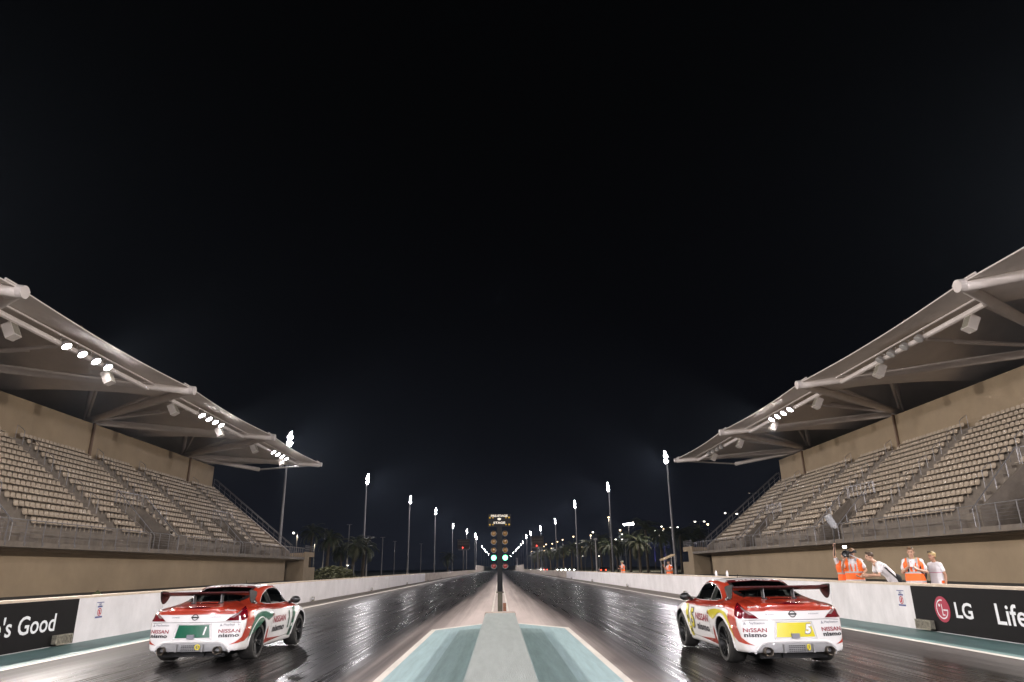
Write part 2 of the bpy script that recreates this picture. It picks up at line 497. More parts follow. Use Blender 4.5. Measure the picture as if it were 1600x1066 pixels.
# ------------------------------------------------------------------ start lights
m_black = M('black satin metal', (0.008, 0.008, 0.009), 0.7, spec=.2)
m_olive = M('dull olive metal', (0.055, 0.048, 0.028), 0.6, noise=(7, .6, 1.3))
m_amber = M('amber lens', (0.13, 0.062, 0.008), 0.3, coat=.3)
m_redlens = M('red lens', (0.15, 0.008, 0.008), 0.3, coat=.3)
m_orange = M('orange box', (0.20, 0.075, 0.03), 0.6, noise=(8, .6, 1.1))
m_bulb = M('pale bulb', (0.40, 0.26, 0.04), 0.25, coat=.4)
m_green = E('lit green lamp', (0.10, 1.0, 0.42), 9.0)
m_sgn = M('sign lettering', (0.80, 0.74, 0.62), 0.6)
TY = 19.42
t = thing('start_lights', 'drag racing starting light tree with green lamps lit on the centre line', 'starting lights', (0, TY, 0))
MB(t.location).box((-.072, TY-.06, .98), (.072, TY+.06, 2.66)).build('column', m_black, t)
b = MB(t.location).box((-.066, TY-.055, 0), (.066, TY+.055, .96)); b.box((-.10, TY-.09, .955), (.10, TY+.09, .985)); b.box((-.16, TY-.14, 0), (.16, TY+.14, .03))
b.build('base_post', m_olive, t)
MB(t.location).box((.075, TY-.10, .50), (.16, TY+.04, .70)).box((.082, TY-.105, .52), (.152, TY-.10, .68)).build('control_box', m_orange, t)
b = MB(t.location).box((-.31, TY-.05, 2.665), (.31, TY+.05, 2.995)); sg = b.build('stage_sign', m_black, t)
for s_, zc, wd, ht in (('PRE-STAGE', 2.948, .46, .058), ('STAGE', 2.762, .325, .058)):
    v, f = text_mesh(s_, 1, .035); v = fit(v, wd, ht)
    b = MB(t.location); b.add([Vector((p.x-.005, TY-.053, zc+p.y)) for p in v], f); b.build('sign_lettering', m_sgn, sg)
b = MB(t.location); b.lathe([(.001, 0), (.05, 0), (.05, .006), (.001, .006)], Matrix.Translation((-.005, TY-.05, 2.862)) @ Matrix.Rotation(R(90), 4, 'X') @ Matrix.Diagonal((1, .6, 1, 1)), 20)
b.build('sign_emblem', m_sgn, sg)
for z in (2.898, 2.712):
    for x in (-.262, -.178, .178, .262):
        b = MB(t.location); b.ball((x, TY-.06, z), .028 if abs(x) > .2 else .022, 10, 6); b.build('bulb', m_bulb, sg, True)
m_lampshell = M('lamp housing', (0.16, 0.14, 0.12), 0.5, .3)
for z, mt, nm in ((2.48, m_amber, 'amber_lamp'), (2.265, m_amber, 'amber_lamp'), (2.05, m_amber, 'amber_lamp'), (1.848, m_green, 'green_lamp'), (1.635, m_redlens, 'red_lamp')):
    for x in (-.163, .148):
        rot = Matrix.Translation((x, TY-.02, z)) @ Matrix.Rotation(R(90), 4, 'X')
        b = MB(t.location)
        b.lathe([(.02, -.14), (.045, -.12), (.070, -.02), (.076, .0), (.076, .03), (.066, .03), (.066, .012), (.02, .008)], rot, 20)
        # half visor over the top
        n = 10
        vs = []; fs = []
        for k in range(n+1):
            a = R(20 + 140*k/n)
            for r_, zz in ((.078, .0), (.078, .085 if 2 < k < 8 else .05)):
                vs.append(rot @ Vector((r_*math.cos(a), r_*math.sin(a)*1.0, zz)))
        for k in range(n): fs.append((2*k, 2*k+2, 2*k+3, 2*k+1))
        b.add(vs, fs)
        sx = 1 if x > 0 else -1
        b.tube([(x - sx*.07, TY-.0, z), (sx*.06, TY-.0, z)], .012, 6)
        h = b.build('lamp_housing', m_lampshell, t, True)
        b = MB(t.location); b.lathe([(.002, .014), (.064, .014), (.060, .026), (.040, .037), (.002, .042)], rot, 20); b.build(nm, mt, h, True)
# ------------------------------------------------------------------ grandstands
K = 1.18
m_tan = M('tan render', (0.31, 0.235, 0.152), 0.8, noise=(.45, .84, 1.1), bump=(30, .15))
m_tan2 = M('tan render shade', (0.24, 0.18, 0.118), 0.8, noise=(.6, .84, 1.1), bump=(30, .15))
m_conc = M('terrace concrete', (0.18, 0.15, 0.122), 0.8, noise=(1.5, .72, 1.2), bump=(25, .2))
m_seat = M('cream seat plastic', (0.44, 0.355, 0.265), 0.45, noise=(1.9, .70, 1.12))
m_rail = M('rail galvanised', (0.15, 0.14, 0.14), 0.5, .3)
m_rail2 = M('handrail stainless', (0.30, 0.29, 0.30), 0.4, .6)
m_tube = M('painted roof tube', (0.66, 0.60, 0.57), 0.5, noise=(.8, .9, 1.06))
m_fabric = M('roof fabric', (0.72, 0.66, 0.62), 0.8, noise=(.5, .9, 1.08), bump=(6, .08))
m_pipe = M('brown downpipe', (0.15, 0.09, 0.055), 0.6)
m_speaker = M('loudspeaker grey', (0.55, 0.50, 0.46), 0.55)
m_lampcase = M('floodlight casing', (0.42, 0.40, 0.39), 0.45, .4)
m_glass0 = M('unlit floodlight glass', (0.35, 0.34, 0.33), 0.15, coat=.6)
m_flood = E('lit floodlight', (1.0, 0.95, 0.97), 60.0, sample=False)
NOD = [-41.0, -23.9, -6.8, 10.3, 27.4, 44.5, 61.6, 78.7]
XF, XW, XR0, XR1 = 20.5, 21.9, 22.75, 30.7     # slab edge, lower wall, first tread, back wall (before scaling)
NROW = 15
AISLES = [26.5, 34.5, 43.0, 52.0, 58.4, 69.0]
Y0, Y1 = -14.0, 75.4
def stand(sx):
    side = 'left' if sx < 0 else 'right'
    def G(x, y, z): return Vector((sx*x*K, y*K, H_EYE + (z-H_EYE)*K))
    root = thing('grandstand', 'tall tan grandstand of cream seats under a fabric roof along the %s side' % side, 'grandstand', tuple(G(XF, 30, 0).xy) + (0,))
    def B(): return MB(root.location)
    def gbox(b, x0, x1, y0, y1, z0, z1): b.box(tuple(G(x0, y0, z0)), tuple(G(x1, y1, z1)))
    def rowz(i): return 3.78 + (i)*(10.15-3.78)/NROW
    def rowx(i): return XR0 + (XR1-XR0)*i/NROW
    # lower wall, end pier, slab
    b = B(); gbox(b, XW, XW+.4, Y0, 73.6, .2, 2.74); gbox(b, XW+.02, XR1, Y0-.3, Y0, .2, 3.7); b.build('lower_wall', m_tan, root)
    b = B(); gbox(b, XF+.05, XW+.4, 75.7, 77.6, .2, 3.02); gbox(b, XF+.05, XW+.4, 77.6, 80.2, .2, 1.95)
    gbox(b, XW, XR1, 75.9, 76.3, .2, 3.4); b.build('end_pier', m_tan, root)
    b = B(); gbox(b, XF, XR0+.3, Y0, 75.68, 2.72, 2.96); b.build('walkway_slab', m_conc, root)
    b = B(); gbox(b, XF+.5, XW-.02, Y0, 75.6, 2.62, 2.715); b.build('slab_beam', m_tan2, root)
    b = B(); gbox(b, XF, XF+.14, 75.72, 79.6, 3.03, 3.5); gbox(b, XF, XR0, 79.4, 79.6, 3.03, 3.5); b.build('landing_parapet', m_tan, root)
    # front wall of the terrace: stepped blocks
    VOM = [(29.5, 33.0), (46.8, 50.3), (63.0, 66.2)]      # vomitory openings
    segs = []; y = Y0
    for a, c in VOM: segs.append((y, a)); y = c
    segs.append((y, 75.4))
    tr = B(); ri = B()
    for i in range(NROW):
        zt = rowz(i); x0 = rowx(i); x1 = XR1 + .1
        ss = segs if i < 5 else [(Y0, 75.4)]
        for a, c in ss:
            tr.box(tuple(G(x0, a, zt - .52 if i else 2.965)), tuple(G(rowx(i+1) + (.0 if i < NROW-1 else .4), c, zt)))
    tr.build('terrace', m_conc, root)
    # vomitory side walls, floors and back
    for a, c in VOM:
        x1 = rowx(5)
        for y_ in (a, c-.15):
            b = B(); b.prism([G(XR0+.05, y_, 2.965), G(XR0+.05, y_, rowz(0)+.15), G(x1, y_, rowz(5)+.1), G(x1, y_, 2.965)], G(0, y_+.15, 0)-G(0, y_, 0)); b.build('vomitory_wall', m_conc, root)
        b = B(); gbox(b, x1-.02, x1+.1, a+.15, c-.15, 2.965, rowz(5)-.06); b.build('vomitory_wall', m_conc, root)
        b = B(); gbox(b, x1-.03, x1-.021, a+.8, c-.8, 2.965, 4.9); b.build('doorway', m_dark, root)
    # aisle steps: half-height blocks up each aisle
    for ya in AISLES + [18.5, 10.5]:
        b = B()
        for i in range(NROW-1):
            zt = rowz(i); h = (rowz(1)-rowz(0))/2
            if any(a-.6 < ya < c+.6 for a, c in VOM) and i < 5: continue
            xm = rowx(i+1) - (rowx(1)-rowx(0))*.5
            gbox(b, xm, rowx(i+1)-.004, ya-.5, ya+.5, zt-.02, zt+h)
        gbox(b, XR0-.9, XR0-.004, ya-.5, ya+.5, 2.97, 3.24); gbox(b, XR0-.45, XR0-.006, ya-.49, ya+.49, 3.24, 3.52)
        b.build('aisle_steps', m_conc, root)
    # back wall, sloped stringer wall at the far end
    b = B(); gbox(b, XR1+.3, XR1+.7, Y0, 75.4, 9.6, 12.5); b.build('back_wall', m_tan, root)
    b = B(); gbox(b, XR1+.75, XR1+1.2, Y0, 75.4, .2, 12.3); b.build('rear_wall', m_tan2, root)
    b = B()
    b.prism([G(XR0-.6, 75.42, 3.0), G(XR0-.6, 75.42, 3.55), G(XR1+.3, 75.42, 10.45), G(XR1+.7, 75.42, 10.45), G(XR1+.7, 75.42, 3.0)], G(0, 75.8, 0)-G(0, 75.42, 0))
    b.build('end_wall', m_conc, root)
    for yc in (18.85, 35.95, 53.05, 70.15):
        b = B(); p = G(XR1+.3, yc-.9, 0)
        b.tube([G(XR1+.22, yc-.9, 9.9), G(XR1+.22, yc-.9, 12.55)], .13, 8); b.build('downpipe', m_pipe, root)
    # front railing: one per bay between posts
    bay = [(y, min(y+8.55, 75.6)) for y in [10.3+8.55*k for k in range(8)]]
    for a, c in bay:
        b = B(); n = 7
        for k in range(n):
            yy = a + (c-a)*k/n
            q = G(XF+.04, yy, 2.90)
            b.box((q.x-.014, q.y-.032, q.z), (q.x+.014, q.y+.032, q.z+1.17))
            b.box((q.x-.03 - sx*.035, q.y-.06, q.z-.14), (q.x+.03 - sx*.035, q.y+.06, q.z+.08))
        for z, r in ((3.86, .024), (3.74, .006), (3.60, .006), (3.46, .006), (3.32, .006), (3.18, .006)):
            b.tube([G(XF+.04, a, z), G(XF+.04, c, z)], r, 6)
        b.build('railing', m_rail, root)
    # end stair rails, sloping
    b = B()
    for yy in (75.62, 76.2):
        pts = [G(XR0-.7, yy, 4.2), G(XR1+.2, yy, 11.2)]
        b.tube(pts, .028, 6)
        if yy < 76:
            b.tube([p - Vector((0, 0, .5)) for p in pts], .02, 6)
            for k in range(15):
                p = pts[0].lerp(pts[1], k/14); b.tube([p, p - Vector((0, 0, 1.15))], .025, 6)
    b.build('stair_railing', m_rail, root)
    b = B()
    for k in range(9):
        p = G(XF+.06, 75.9+k*.42, 3.5); b.tube([p, p + Vector((0, 0, .75))], .02, 5)
    for z in (3.75, 3.95, 4.13): b.tube([G(XF+.06, 75.8, z), G(XF+.06, 79.4, z)], .02, 5)
    for z in (3.3, 3.6): b.tube([G(XF+.06, 77.7+1.9, z-.9), G(XF+.06, 80.1, z-.9)], .02, 5)
    b.build('landing_railing', m_rail, root)
    # aisle hoop rails and the bright handrails round the openings
    for ya in AISLES:
        for j in (3, 5, 7, 9, 11, 13):
            if any(a-1 < ya < c+1 for a, c in VOM) and j < 5: continue
            b = B()
            p0 = G(rowx(j)+.1, ya-.02, rowz(j)); p1 = G(rowx(j+1)+.1, ya-.02, rowz(j+1))
            for dy in (0.0,):
                b.tube([p0, p0+Vector((0, dy, 1.0)), p0.lerp(p1, .25)+Vector((0, dy, 1.06)), p1+Vector((0, dy, 1.0)), p1], .024, 6, caps=False)
            b.build('aisle_rail', m_rail2 if (j + int(ya)) % 3 else m_rail, root)
    for a, c in VOM:
        b = B()
        for yy in (a-.05, c+.05):
            b.tube([G(XR0-.2, yy, 3.95), G(rowx(5), yy, rowz(5)+1.0)], .035, 6)
            for k in range(5):
                p = G(XR0-.2, yy, 3.95).lerp(G(rowx(5), yy, rowz(5)+1.0), k/4); b.tube([p, p-Vector((0, 0, 1.0))], .022, 5)
        b.tube([G(rowx(5)+.1, a, rowz(5)+.95), G(rowx(5)+.1, c, rowz(5)+.95)], .03, 6)
        for k in range(7):
            p = G(rowx(5)+.1, a+(c-a)*k/6, rowz(5)+.95); b.tube([p, p-Vector((0, 0, .95))], .02, 5)
        b.build('opening_handrail', m_rail2, root)
    # seats
    sv = []; sf = []
    def seat_mesh():
        q = MB()
        w = .215
        # pan, curved back with a rounded top (faces the track: local -x is towards the track)
        prof = [(-.20, .30), (-.20, .335), (.10, .325), (.16, .36), (.205, .48), (.215, .59), (.205, .66)]
        prof2 = [(-.20, .295), (-.19, .30), (.11, .29), (.185, .34), (.235, .48), (.245, .59), (.23, .66)]
        vs = []; 
        for (x, z), hw in zip(prof, (.20, .205, .215, .215, .215, .205, .13)):
            vs += [(x, -hw, z), (x+.012, 0, z), (x, hw, z)]
        for (x, z), hw in zip(prof2, (.20, .205, .215, .215, .215, .205, .13)):
            vs += [(x, -hw, z), (x, hw, z)]
        fs = []
        for i in range(6):
            fs += [(3*i, 3*i+1, 3*i+4, 3*i+3), (3*i+1, 3*i+2, 3*i+5, 3*i+4)]
            o = 21
            fs += [(o+2*i+1, o+2*i, o+2*i+2, o+2*i+3), (3*i, 3*i+3, o+2*i+2, o+2*i), (3*i+2, o+2*i+1, o+2*i+3, 3*i+5)]
        fs += [(18, 19, 20, 34, 33)]
        q.add(vs, fs)
        q.box((.06, -.02, .02), (.11, .02, .30))
        return q
    proto = seat_mesh()
    spots = []
    pit = .505/K
    for i in range(NROW):
        x = (rowx(i)+rowx(i+1))/2 + .04; z = rowz(i)
        y = 12.0
        while y < 75.0:
            y += pit
            if any(abs(y-ya) < .72 for ya in AISLES): continue
            if any(a-.55 < y < c+.55 for a, c in VOM) and i < 5: continue
            if any(a-.3 < y-1.2 < c+.3 for a, c in VOM) and i == 5: pass
            spots.append(G(x, y, z))
    def px(p):
        c = cam.matrix_world.inverted() @ p
        if c.z > -1: return None
        u = 512 - 682.9*c.x/c.z; v = 341 + 682.9*c.y/c.z
        return (u, v) if 0 < u < 1024 else None
    vis = [p for p in spots if px(p + Vector((0, 0, .6)))]
    vis.sort(key=lambda p: (p - Vector((0, 0, H_EYE))).length)
    near, rest = vis[:100], vis[100:]
    me = None
    for p in near:
        if me is None:
            o = proto.build('seat', m_seat, root)
            me = o.data
        else:
            o = bpy.data.objects.new('seat', me); COL.objects.link(o); o.parent = root
        o.location = p - root.location
        o.rotation_euler = (0, 0, 0 if sx > 0 else math.pi)
    b = B()
    for p in rest:
        if random.random() < .004: continue
        b.add([p + Vector((sx*v.x, sx*v.y, v.z)) for v in proto.v], proto.f)
    tag(b.build('seat_rows', m_seat, root), kind='stuff')
    # ---- roof: tubes and fabric
    roof = B()
    rf = None
    nb = len(NOD)-1
    fab = B()
    zb, zp, xp = 13.25, 19.8, 34.0
    for k in range(nb):
        ya, yb = NOD[k], NOD[k+1]; ym = (ya+yb)/2; hw = (yb-ya)/2
        NX, NY = 18, 16
        grid = []
        for i in range(NX+1):
            row = []
            for j in range(NY+1):
                t_ = j/NY
                y = ya + (yb-ya)*t_
                sc = .30*math.sin(math.pi*t_)           # scalloped front edge
                xf = XF + sc*.55
                x = xf + (44.0-xf)*i/NX
                u = (xp-x)/13.5 if x < xp else (x-xp)/10.0
                v = (y-ym)/hw
                d = min(1.0, (abs(u)**2.2 + abs(v)**2.2*(1-.35*abs(u)))**(1/2.2))
                g = (1-d)**1.55
                z = zb + (zp-zb)*g - .10*math.sin(math.pi*t_)*max(0, 1-i/6.0)
                row.append(G(x, y, z))
            grid.append(row)
        vs = [p for r_ in grid for p in r_]
        fs = [(i*(NY+1)+j, i*(NY+1)+j+1, (i+1)*(NY+1)+j+1, (i+1)*(NY+1)+j) for i in range(NX) for j in range(NY)]
        fab.add(vs, fs)
        # edge hem
        fab.tube([grid[0][j] for j in range(NY+1)], .05, 5)
    rf = fab.build('fabric_roof', m_fabric, root, True)
    for k in range(nb):
        ya, yb = NOD[k], NOD[k+1]; ym = (ya+yb)/2
        col = G(32.2, ym, 12.9)
        for yn, first in ((ya, 1), (yb, 0)):
            n_ = G(XF, yn, 13.05)
            b = B(); b.tube([col, n_], .30*K/1.18, 12)
            if not first or k == 0:
                pass
            b.build('roof_beam', m_tube, rf, True)
        b = B(); b.tube([G(32.2, ym, 9.8), G(32.2, ym, 16.5), G(33.6, ym, 19.6)], .26, 10); 
        for dy, dx, dz in ((-5, -3.5, 2.0), (5, -3.5, 2.0), (-3, -7.0, 1.6), (3, -7.0, 1.6)):
            b.tube([col, col + Vector((sx*dx*K, dy*K, dz*K))], .13, 8)
        b.build('mast', m_tube, rf, True)
        b = B(); pass
        q = [G(xp-.8, ym-.8, 19.6), G(xp-.8, ym+.8, 19.6), G(xp+.8, ym+.8, 19.6), G(xp+.8, ym-.8, 19.6)]
        a = G(xp, ym, 20.9)
        b.add(q+[a], [(0, 1, 4), (1, 2, 4), (2, 3, 4), (3, 0, 4), (3, 2, 1, 0)])
        b.build('mast_cap', m_pipe, rf)
        # lamp tube parallel to the edge
        b = B(); b.tube([G(22.5, ya+1.6, 12.85), G(22.5, yb-1.6, 12.85)], .17, 8)
        b.tube([G(22.1, ya+1.6, 13.1), G(22.1, yb-1.6, 13.1)], .06, 6)
        b.build('lamp_tube', m_tube, rf, True)
    for yn in NOD[1:]:
        b = B(); n_ = G(XF, yn, 13.05); r_ = .34 if yn < 78 else .26
        b.tube([n_ + Vector((-sx*.35, 0, .02)), n_ + Vector((sx*.6, 0, .1))], [r_*1.0, r_*1.18], 14)
        b.tube([n_ + Vector((sx*.1, -.9, .38)), n_ + Vector((sx*.1, .9, .38))], .07, 6)
        b.build('node_casting', m_tube, rf, True)
    b = B(); b.tube([G(32.2, 70.15, 12.9), G(27.4, 79.0, 12.65)], .26, 12); b.tube([G(27.4, 79.0, 12.65), G(XF, 78.7, 13.05)], .1, 8); b.build('roof_beam', m_tube, rf, True)
    return root, G
ST = {}
for sx in (-1, 1): ST[sx] = stand(sx)

# ---- loudspeakers and floodlights hanging from the roof tubes
for sx in (-1, 1):
    root, G = ST[sx]; side = 'left' if sx < 0 else 'right'
    for k, y in enumerate((30.2, 38.4, 46.7, 54.9, 63.1, 71.2)):
        p = G(22.5, y, 12.3)
        t = thing('loudspeaker', 'grey box loudspeaker hanging from the %s grandstand roof tube' % side, 'loudspeaker', tuple(p), 0, 'loudspeakers under the %s roof' % side)
        m = Matrix.Rotation(R(sx*28), 4, 'Y')
        MB().obox(m, (.52, .62, .86)).build('cabinet', m_speaker, t)
        MB().obox(m @ Matrix.Translation((-sx*.266, 0, 0)), (.012, .52, .74)).build('speaker_grille', m_grille, t)
        MB().tube([(0, 0, .4), (0, 0, .62)], .05, 6).build('bracket', m_tube, t)
    for grp, (ys, lit) in enumerate((((33.8, 35.2, 36.5, 37.7), sx < 0), ((50.6, 51.9, 53.1, 54.3), True), ((67.6, 69.0, 70.4, 71.9), sx < 0),
                                     ((16.6, 17.9, 19.2, 20.5), True), ((-.8, .5, 1.8, 3.1), True), ((-17.8, -16.5, -15.2, -13.9), True))):
        for y in ys:
            p = G(22.35, y, 12.95)
            vis_ = y > 25
            nm = 'lit white floodlight clamped to the %s roof tube' % side if lit else 'unlit grey floodlight clamped to the %s roof tube' % side
            t = thing('floodlight', nm, 'floodlight', tuple(p), 0, ('lit' if lit else 'unlit') + ' floodlights under the %s roof' % side)
            m = Matrix.Rotation(R(sx*36), 4, 'Y')     # faces the track and down
            MB().lathe([(.05, -.05), (.16, .0), (.24, .16), (.27, .30), (.29, .34)], m @ Matrix.Rotation(R(180), 4, 'X'), 16).build('lamp_casing', m_lampcase, t, True)
            MB().lathe([(.002, .335), (.265, .335), (.24, .37), (.002, .39)], m @ Matrix.Rotation(R(180), 4, 'X'), 16).build('lamp_glass', m_flood if lit else m_glass0, t, True)
            MB().tube([(0, -.38, .0), (0, -.38, .2), (0, .38, .2), (0, .38, 0)], .03, 5).build('yoke', m_lampcase, t)
        if lit:
            y = sum(ys)/4; p = G(21.9, y, 12.4)
            spot(t, tuple(p), tuple(G(3.0, y-2, 0)), FL_ROOF*(1 if y > 45 else .5 if y > 25 else 1.25 if y > 10 else .6), 116, .35, .45, (1, .92, .85))
# ------------------------------------------------------------------ floodlight masts along the strip
m_mast = M('mast grey steel', (0.22, 0.21, 0.21), 0.5, .5)
def mast(x, y, h, label, group, lit_power, big=True, near=True):
    t = thing('floodlight_mast', label, 'floodlight mast', (x, y, 0), 0, group)
    s = -1 if x > 0 else 1
    b = MB(); b.tube([(0, 0, 0), (0, 0, h*.5), (0, 0, h)], [.26, .19, .11], 10); b.tube([(0, 0, 0), (0, 0, .5)], .34, 8)
    if near: b.box((-.22, -.22, 2.1), (.22, .22, 3.3))
    b.build('pole', m_mast, t, True)
    b = MB()
    for zz in (-.55, .35): b.tube([(-.2*s, -.75, h+zz), (-.2*s, .75, h+zz)], .05, 6)
    b.tube([(0, 0, h-.8), (0, 0, h+.6)], .09, 6)
    b.build('crossarm', m_mast, t)
    hl = [(-.62, -.55), (.0, -.55), (.62, -.55), (-.62, .35), (.0, .35), (.62, .35), (0, .95)] if near else [(-.4, -.4), (.4, -.4), (0, .4)]
    for dy, dz in hl:
        m = Matrix.Translation((.15*s, dy, h+dz)) @ Matrix.Rotation(R(s*118 + dy*8), 4, 'Y') @ Matrix.Rotation(R(-dy*18), 4, 'X')
        f = MB().lathe([(.08, -.32), (.20, -.2), (.31, .0), (.31, .02), (.002, .02)], m, 12).build('floodlight_head', m_lampcase, t, True)
        b = MB(); b.ball((0, 0, 0), 1, 10, 6, sc=(.38, .38, .10)); b.v = [m @ (v + Vector((0, 0, .06))) for v in b.v]
        b.build('lamp_glass', m_flood, f, True)
    if lit_power:
        spot(t, (x + s*.5, y, h+.1), (s*-1*2.5, y-6, 0) if y > 0 else (-s*-1*3.0, y+62, 0), lit_power, 140, .5, 1.0, (1, .95, .98))
    return t
LM = [(-31.0, 100.8), (-28.4, 149.0), (-25.1, 196.2), (-21.7, 238.0), (-21.5, 324.5), (-17.3, 372), (-14.6, 420), (-14.9, 455)]
RM = [(30.2, 122.9), (26.9, 170.0), (23.7, 217.7), (23.7, 297.8), (20.5, 351), (17.9, 403), (17.0, 445)]
for L, side in ((LM, 'left'), (RM, 'right')):
    for i, (x, y) in enumerate(L):
        n = ('nearest', 'second', 'third', 'fourth', 'fifth', 'sixth', 'seventh', 'eighth')[i]
        mast(x, y, 20, '%s tall lit floodlight mast of the row on the %s of the strip' % (n, side), 'floodlight masts on the %s of the strip' % side, FL_MAST)
for side, s, ys in (('left', -1, (630, 713, 765, 857, 1020)), ('right', 1, (540, 592, 664, 731, 784, 915, 1158))):
    for y in ys:
        mast(s*(15.9 if s < 0 else 17.7), y, 20, 'tiny distant lit floodlight mast at the far %s end of the strip' % side, 'distant floodlight masts at the far %s end' % side, 0, near=False)
# masts of the same rows standing behind the photographer
for s in (-1, 1):
    for y in (-34, -75):
        mast(s*17, y, 20, 'lit floodlight mast behind the start line on the %s' % ('left' if s < 0 else 'right'), 'floodlight masts behind the start line', FL_BACK)

# ------------------------------------------------------------------ score boards
m_board = M('score board panel', (0.13, 0.115, 0.105), 0.7, noise=(3, .7, 1.3))
m_redled = E('red led', (1, .04, .03), 14, False)
for s, x, y, z0, z1, wd in ((-1, -15.2, 300, 9.6, 13.2, 5.2), (1, 15.0, 283, 9.5, 13.4, 5.0)):
    t = thing('score_board', 'dark finish time board with a red light on a post far down the %s lane' % ('left' if s < 0 else 'right'), 'score board', (x, y, 0))
    MB().box((-.28, -.25, 0), (.28, .25, z0-.6)).box((-wd*.42, -.3, z0-.65), (wd*.42, .3, z0-.1)).box((-.1, -.2, z0-.7), (.1, .2, z0-.5)).build('post', m_mast, t)
    b = MB().box((-wd/2, -.2, z0), (wd/2, .2, z1))
    b.box((-wd/2-.08, -.24, z0-.1), (wd/2+.08, .22, z0)); b.box((-wd/2-.08, -.24, z1), (wd/2+.08, .22, z1+.1))
    b.build('board', m_board, t)
    b = MB()
    for k in range(6): b.box((-wd/2+.3+k*(wd-.6)/6, -.23, z0+1.5), (-wd/2+.3+(k+.8)*(wd-.6)/6, -.21, z0+2.1))
    for k in range(6): b.box((-wd/2+.3+k*(wd-.6)/6, -.23, z0+2.5), (-wd/2+.3+(k+.8)*(wd-.6)/6, -.21, z0+3.1))
    b.build('digit_window', m_grille, t)
    MB().ball((-.3, -.3, z0+.35), .17, 8, 6).build('red_lamp', m_redled, t)

# ------------------------------------------------------------------ palms, hedge, bushes
m_trunk = M('palm trunk', (0.10, 0.075, 0.05), 0.9, noise=(6, .6, 1.3), bump=(8, .8), scale=(1, 1, 2))
m_fronds = [M('palm frond green', (0.060, 0.070, 0.025), 0.6), M('palm frond olive', (0.075, 0.072, 0.030), 0.6), M('palm frond dark', (0.040, 0.050, 0.020), 0.6)]
m_leaf = M('hedge leaf', (0.085, 0.085, 0.032), 0.7, noise=(3, .6, 1.4))
m_leafd = M('bush leaf', (0.05, 0.06, 0.022), 0.7, noise=(3, .6, 1.4))
def palm_mesh(h, cr, rnd, nf=42):
    tr = MB(); pts = []; rs = []
    lean = rnd.uniform(-.05, .05)
    for k in range(7):
        q = k/6; pts.append((lean*h*q*q, 0, h*q)); rs.append(.30 - .10*q + (.08 if k == 6 else 0))
    tr.tube(pts, rs, 9)
    top = Vector(pts[-1])
    fr = MB()
    for k in range(nf):
        az = rnd.uniform(0, 2*math.pi); el = R(rnd.choice((78, 60, 45, 30, 15, 0, -20)) + rnd.uniform(-10, 10))
        L = cr*rnd.uniform(.8, 1.12)
        mi = rnd.randrange(3)
        d = Vector((math.cos(az), math.sin(az), 0)); sidev = Vector((-d.y, d.x, 0))
        p = top.copy(); ang = el; seg = 9
        spine = [p.copy()]
        for j in range(seg):
            p = p + (d*math.cos(ang) + Vector((0, 0, math.sin(ang))))*L/seg
            ang -= R(rnd.uniform(9, 15)); spine.append(p.copy())
        for j in range(seg):
            a, c = spine[j], spine[j+1]
            fr.add([a+sidev*.02, a-sidev*.02, c-sidev*.02, c+sidev*.02], [(0, 1, 2, 3)], mi)
            if j == 0: continue
            tan = (c-a).normalized()
            for q in (0, .33, .66):
                o = a.lerp(c, q); ll = L*.17*math.sin(math.pi*min(1, (j+q+.8)/(seg+1.3)))+.08
                for s in (-1, 1):
                    tip = o + sidev*s*ll*.8 + tan*ll*.6 - Vector((0, 0, ll*rnd.uniform(.15, .6)))
                    fr.add([o - tan*.03, o + tan*.06, tip], [(0, 1, 2)], mi)
    return tr, fr
def palm(x, y, h, cr, label, group, seed):
    t = thing('palm_tree', label, 'palm tree', (x, y, .1), 0, group)
    tr, fr = palm_mesh(h, cr, random.Random(seed), 46)
    tr.build('trunk', m_trunk, t, True); fr.build('crown', m_fronds, t)
def at_px(px, D, z=0.0):    # ground position seen at picture column px (1600 wide) and distance D
    return ((px-781)/1067*D*.955, D)
for i, (px, D, h, cr) in enumerate(((513, 118, 6.4, 2.9), (535, 128, 4.9, 2.7), (553, 122, 5.6, 3.3), (569, 126, 5.4, 3.2), (486, 140, 8.6, 3.2))):
    x, y = at_px(px, D)
    palm(x, y, h, cr, ('date palm with a round crown beside the left grandstand end', 'low palm between two taller ones on the left', 'bushy palm behind the small left path light', 'palm farthest right in the left clump', 'tall palm rising behind the left stand railing')[i], 'palms beyond the left grandstand', 20+i)
rp_ = random.Random(5)
kk = 0
for px, D, h, cr in ((1012, 150, 8.8, 4.6), (985, 165, 7.2, 4.0), (1035, 140, 7.0, 3.6), (965, 190, 7.0, 4.0), (940, 200, 8.0, 4.2), (925, 215, 7.5, 4.2), (908, 235, 7.2, 4.0), (893, 250, 8.0, 4.0),
                     (880, 270, 7.5, 4.0), (870, 290, 7.5, 4.2), (860, 310, 7.8, 4.2), (850, 340, 7.5, 4.2), (843, 370, 8.5, 4.5), (835, 390, 7.5, 4.5), (955, 175, 6.0, 3.8), (1000, 130, 5.4, 3.4), (1085, 175, 8, 4.2), (1065, 160, 8, 4), (1100, 190, 10, 4.4)):
    x, y = at_px(px, D); kk += 1
    palm(x, y, h, cr, 'dim date palm in the row beyond the right barrier' if kk > 3 else ('largest date palm beyond the right barrier', 'date palm left of the largest one on the right', 'date palm right of the largest one on the right')[kk-1], 'date palms beyond the right barrier', 60+kk)
palm(*at_px(700, 260), 5.5, 4.2, 'lone dim palm beside a mast far down the left', None, 99)
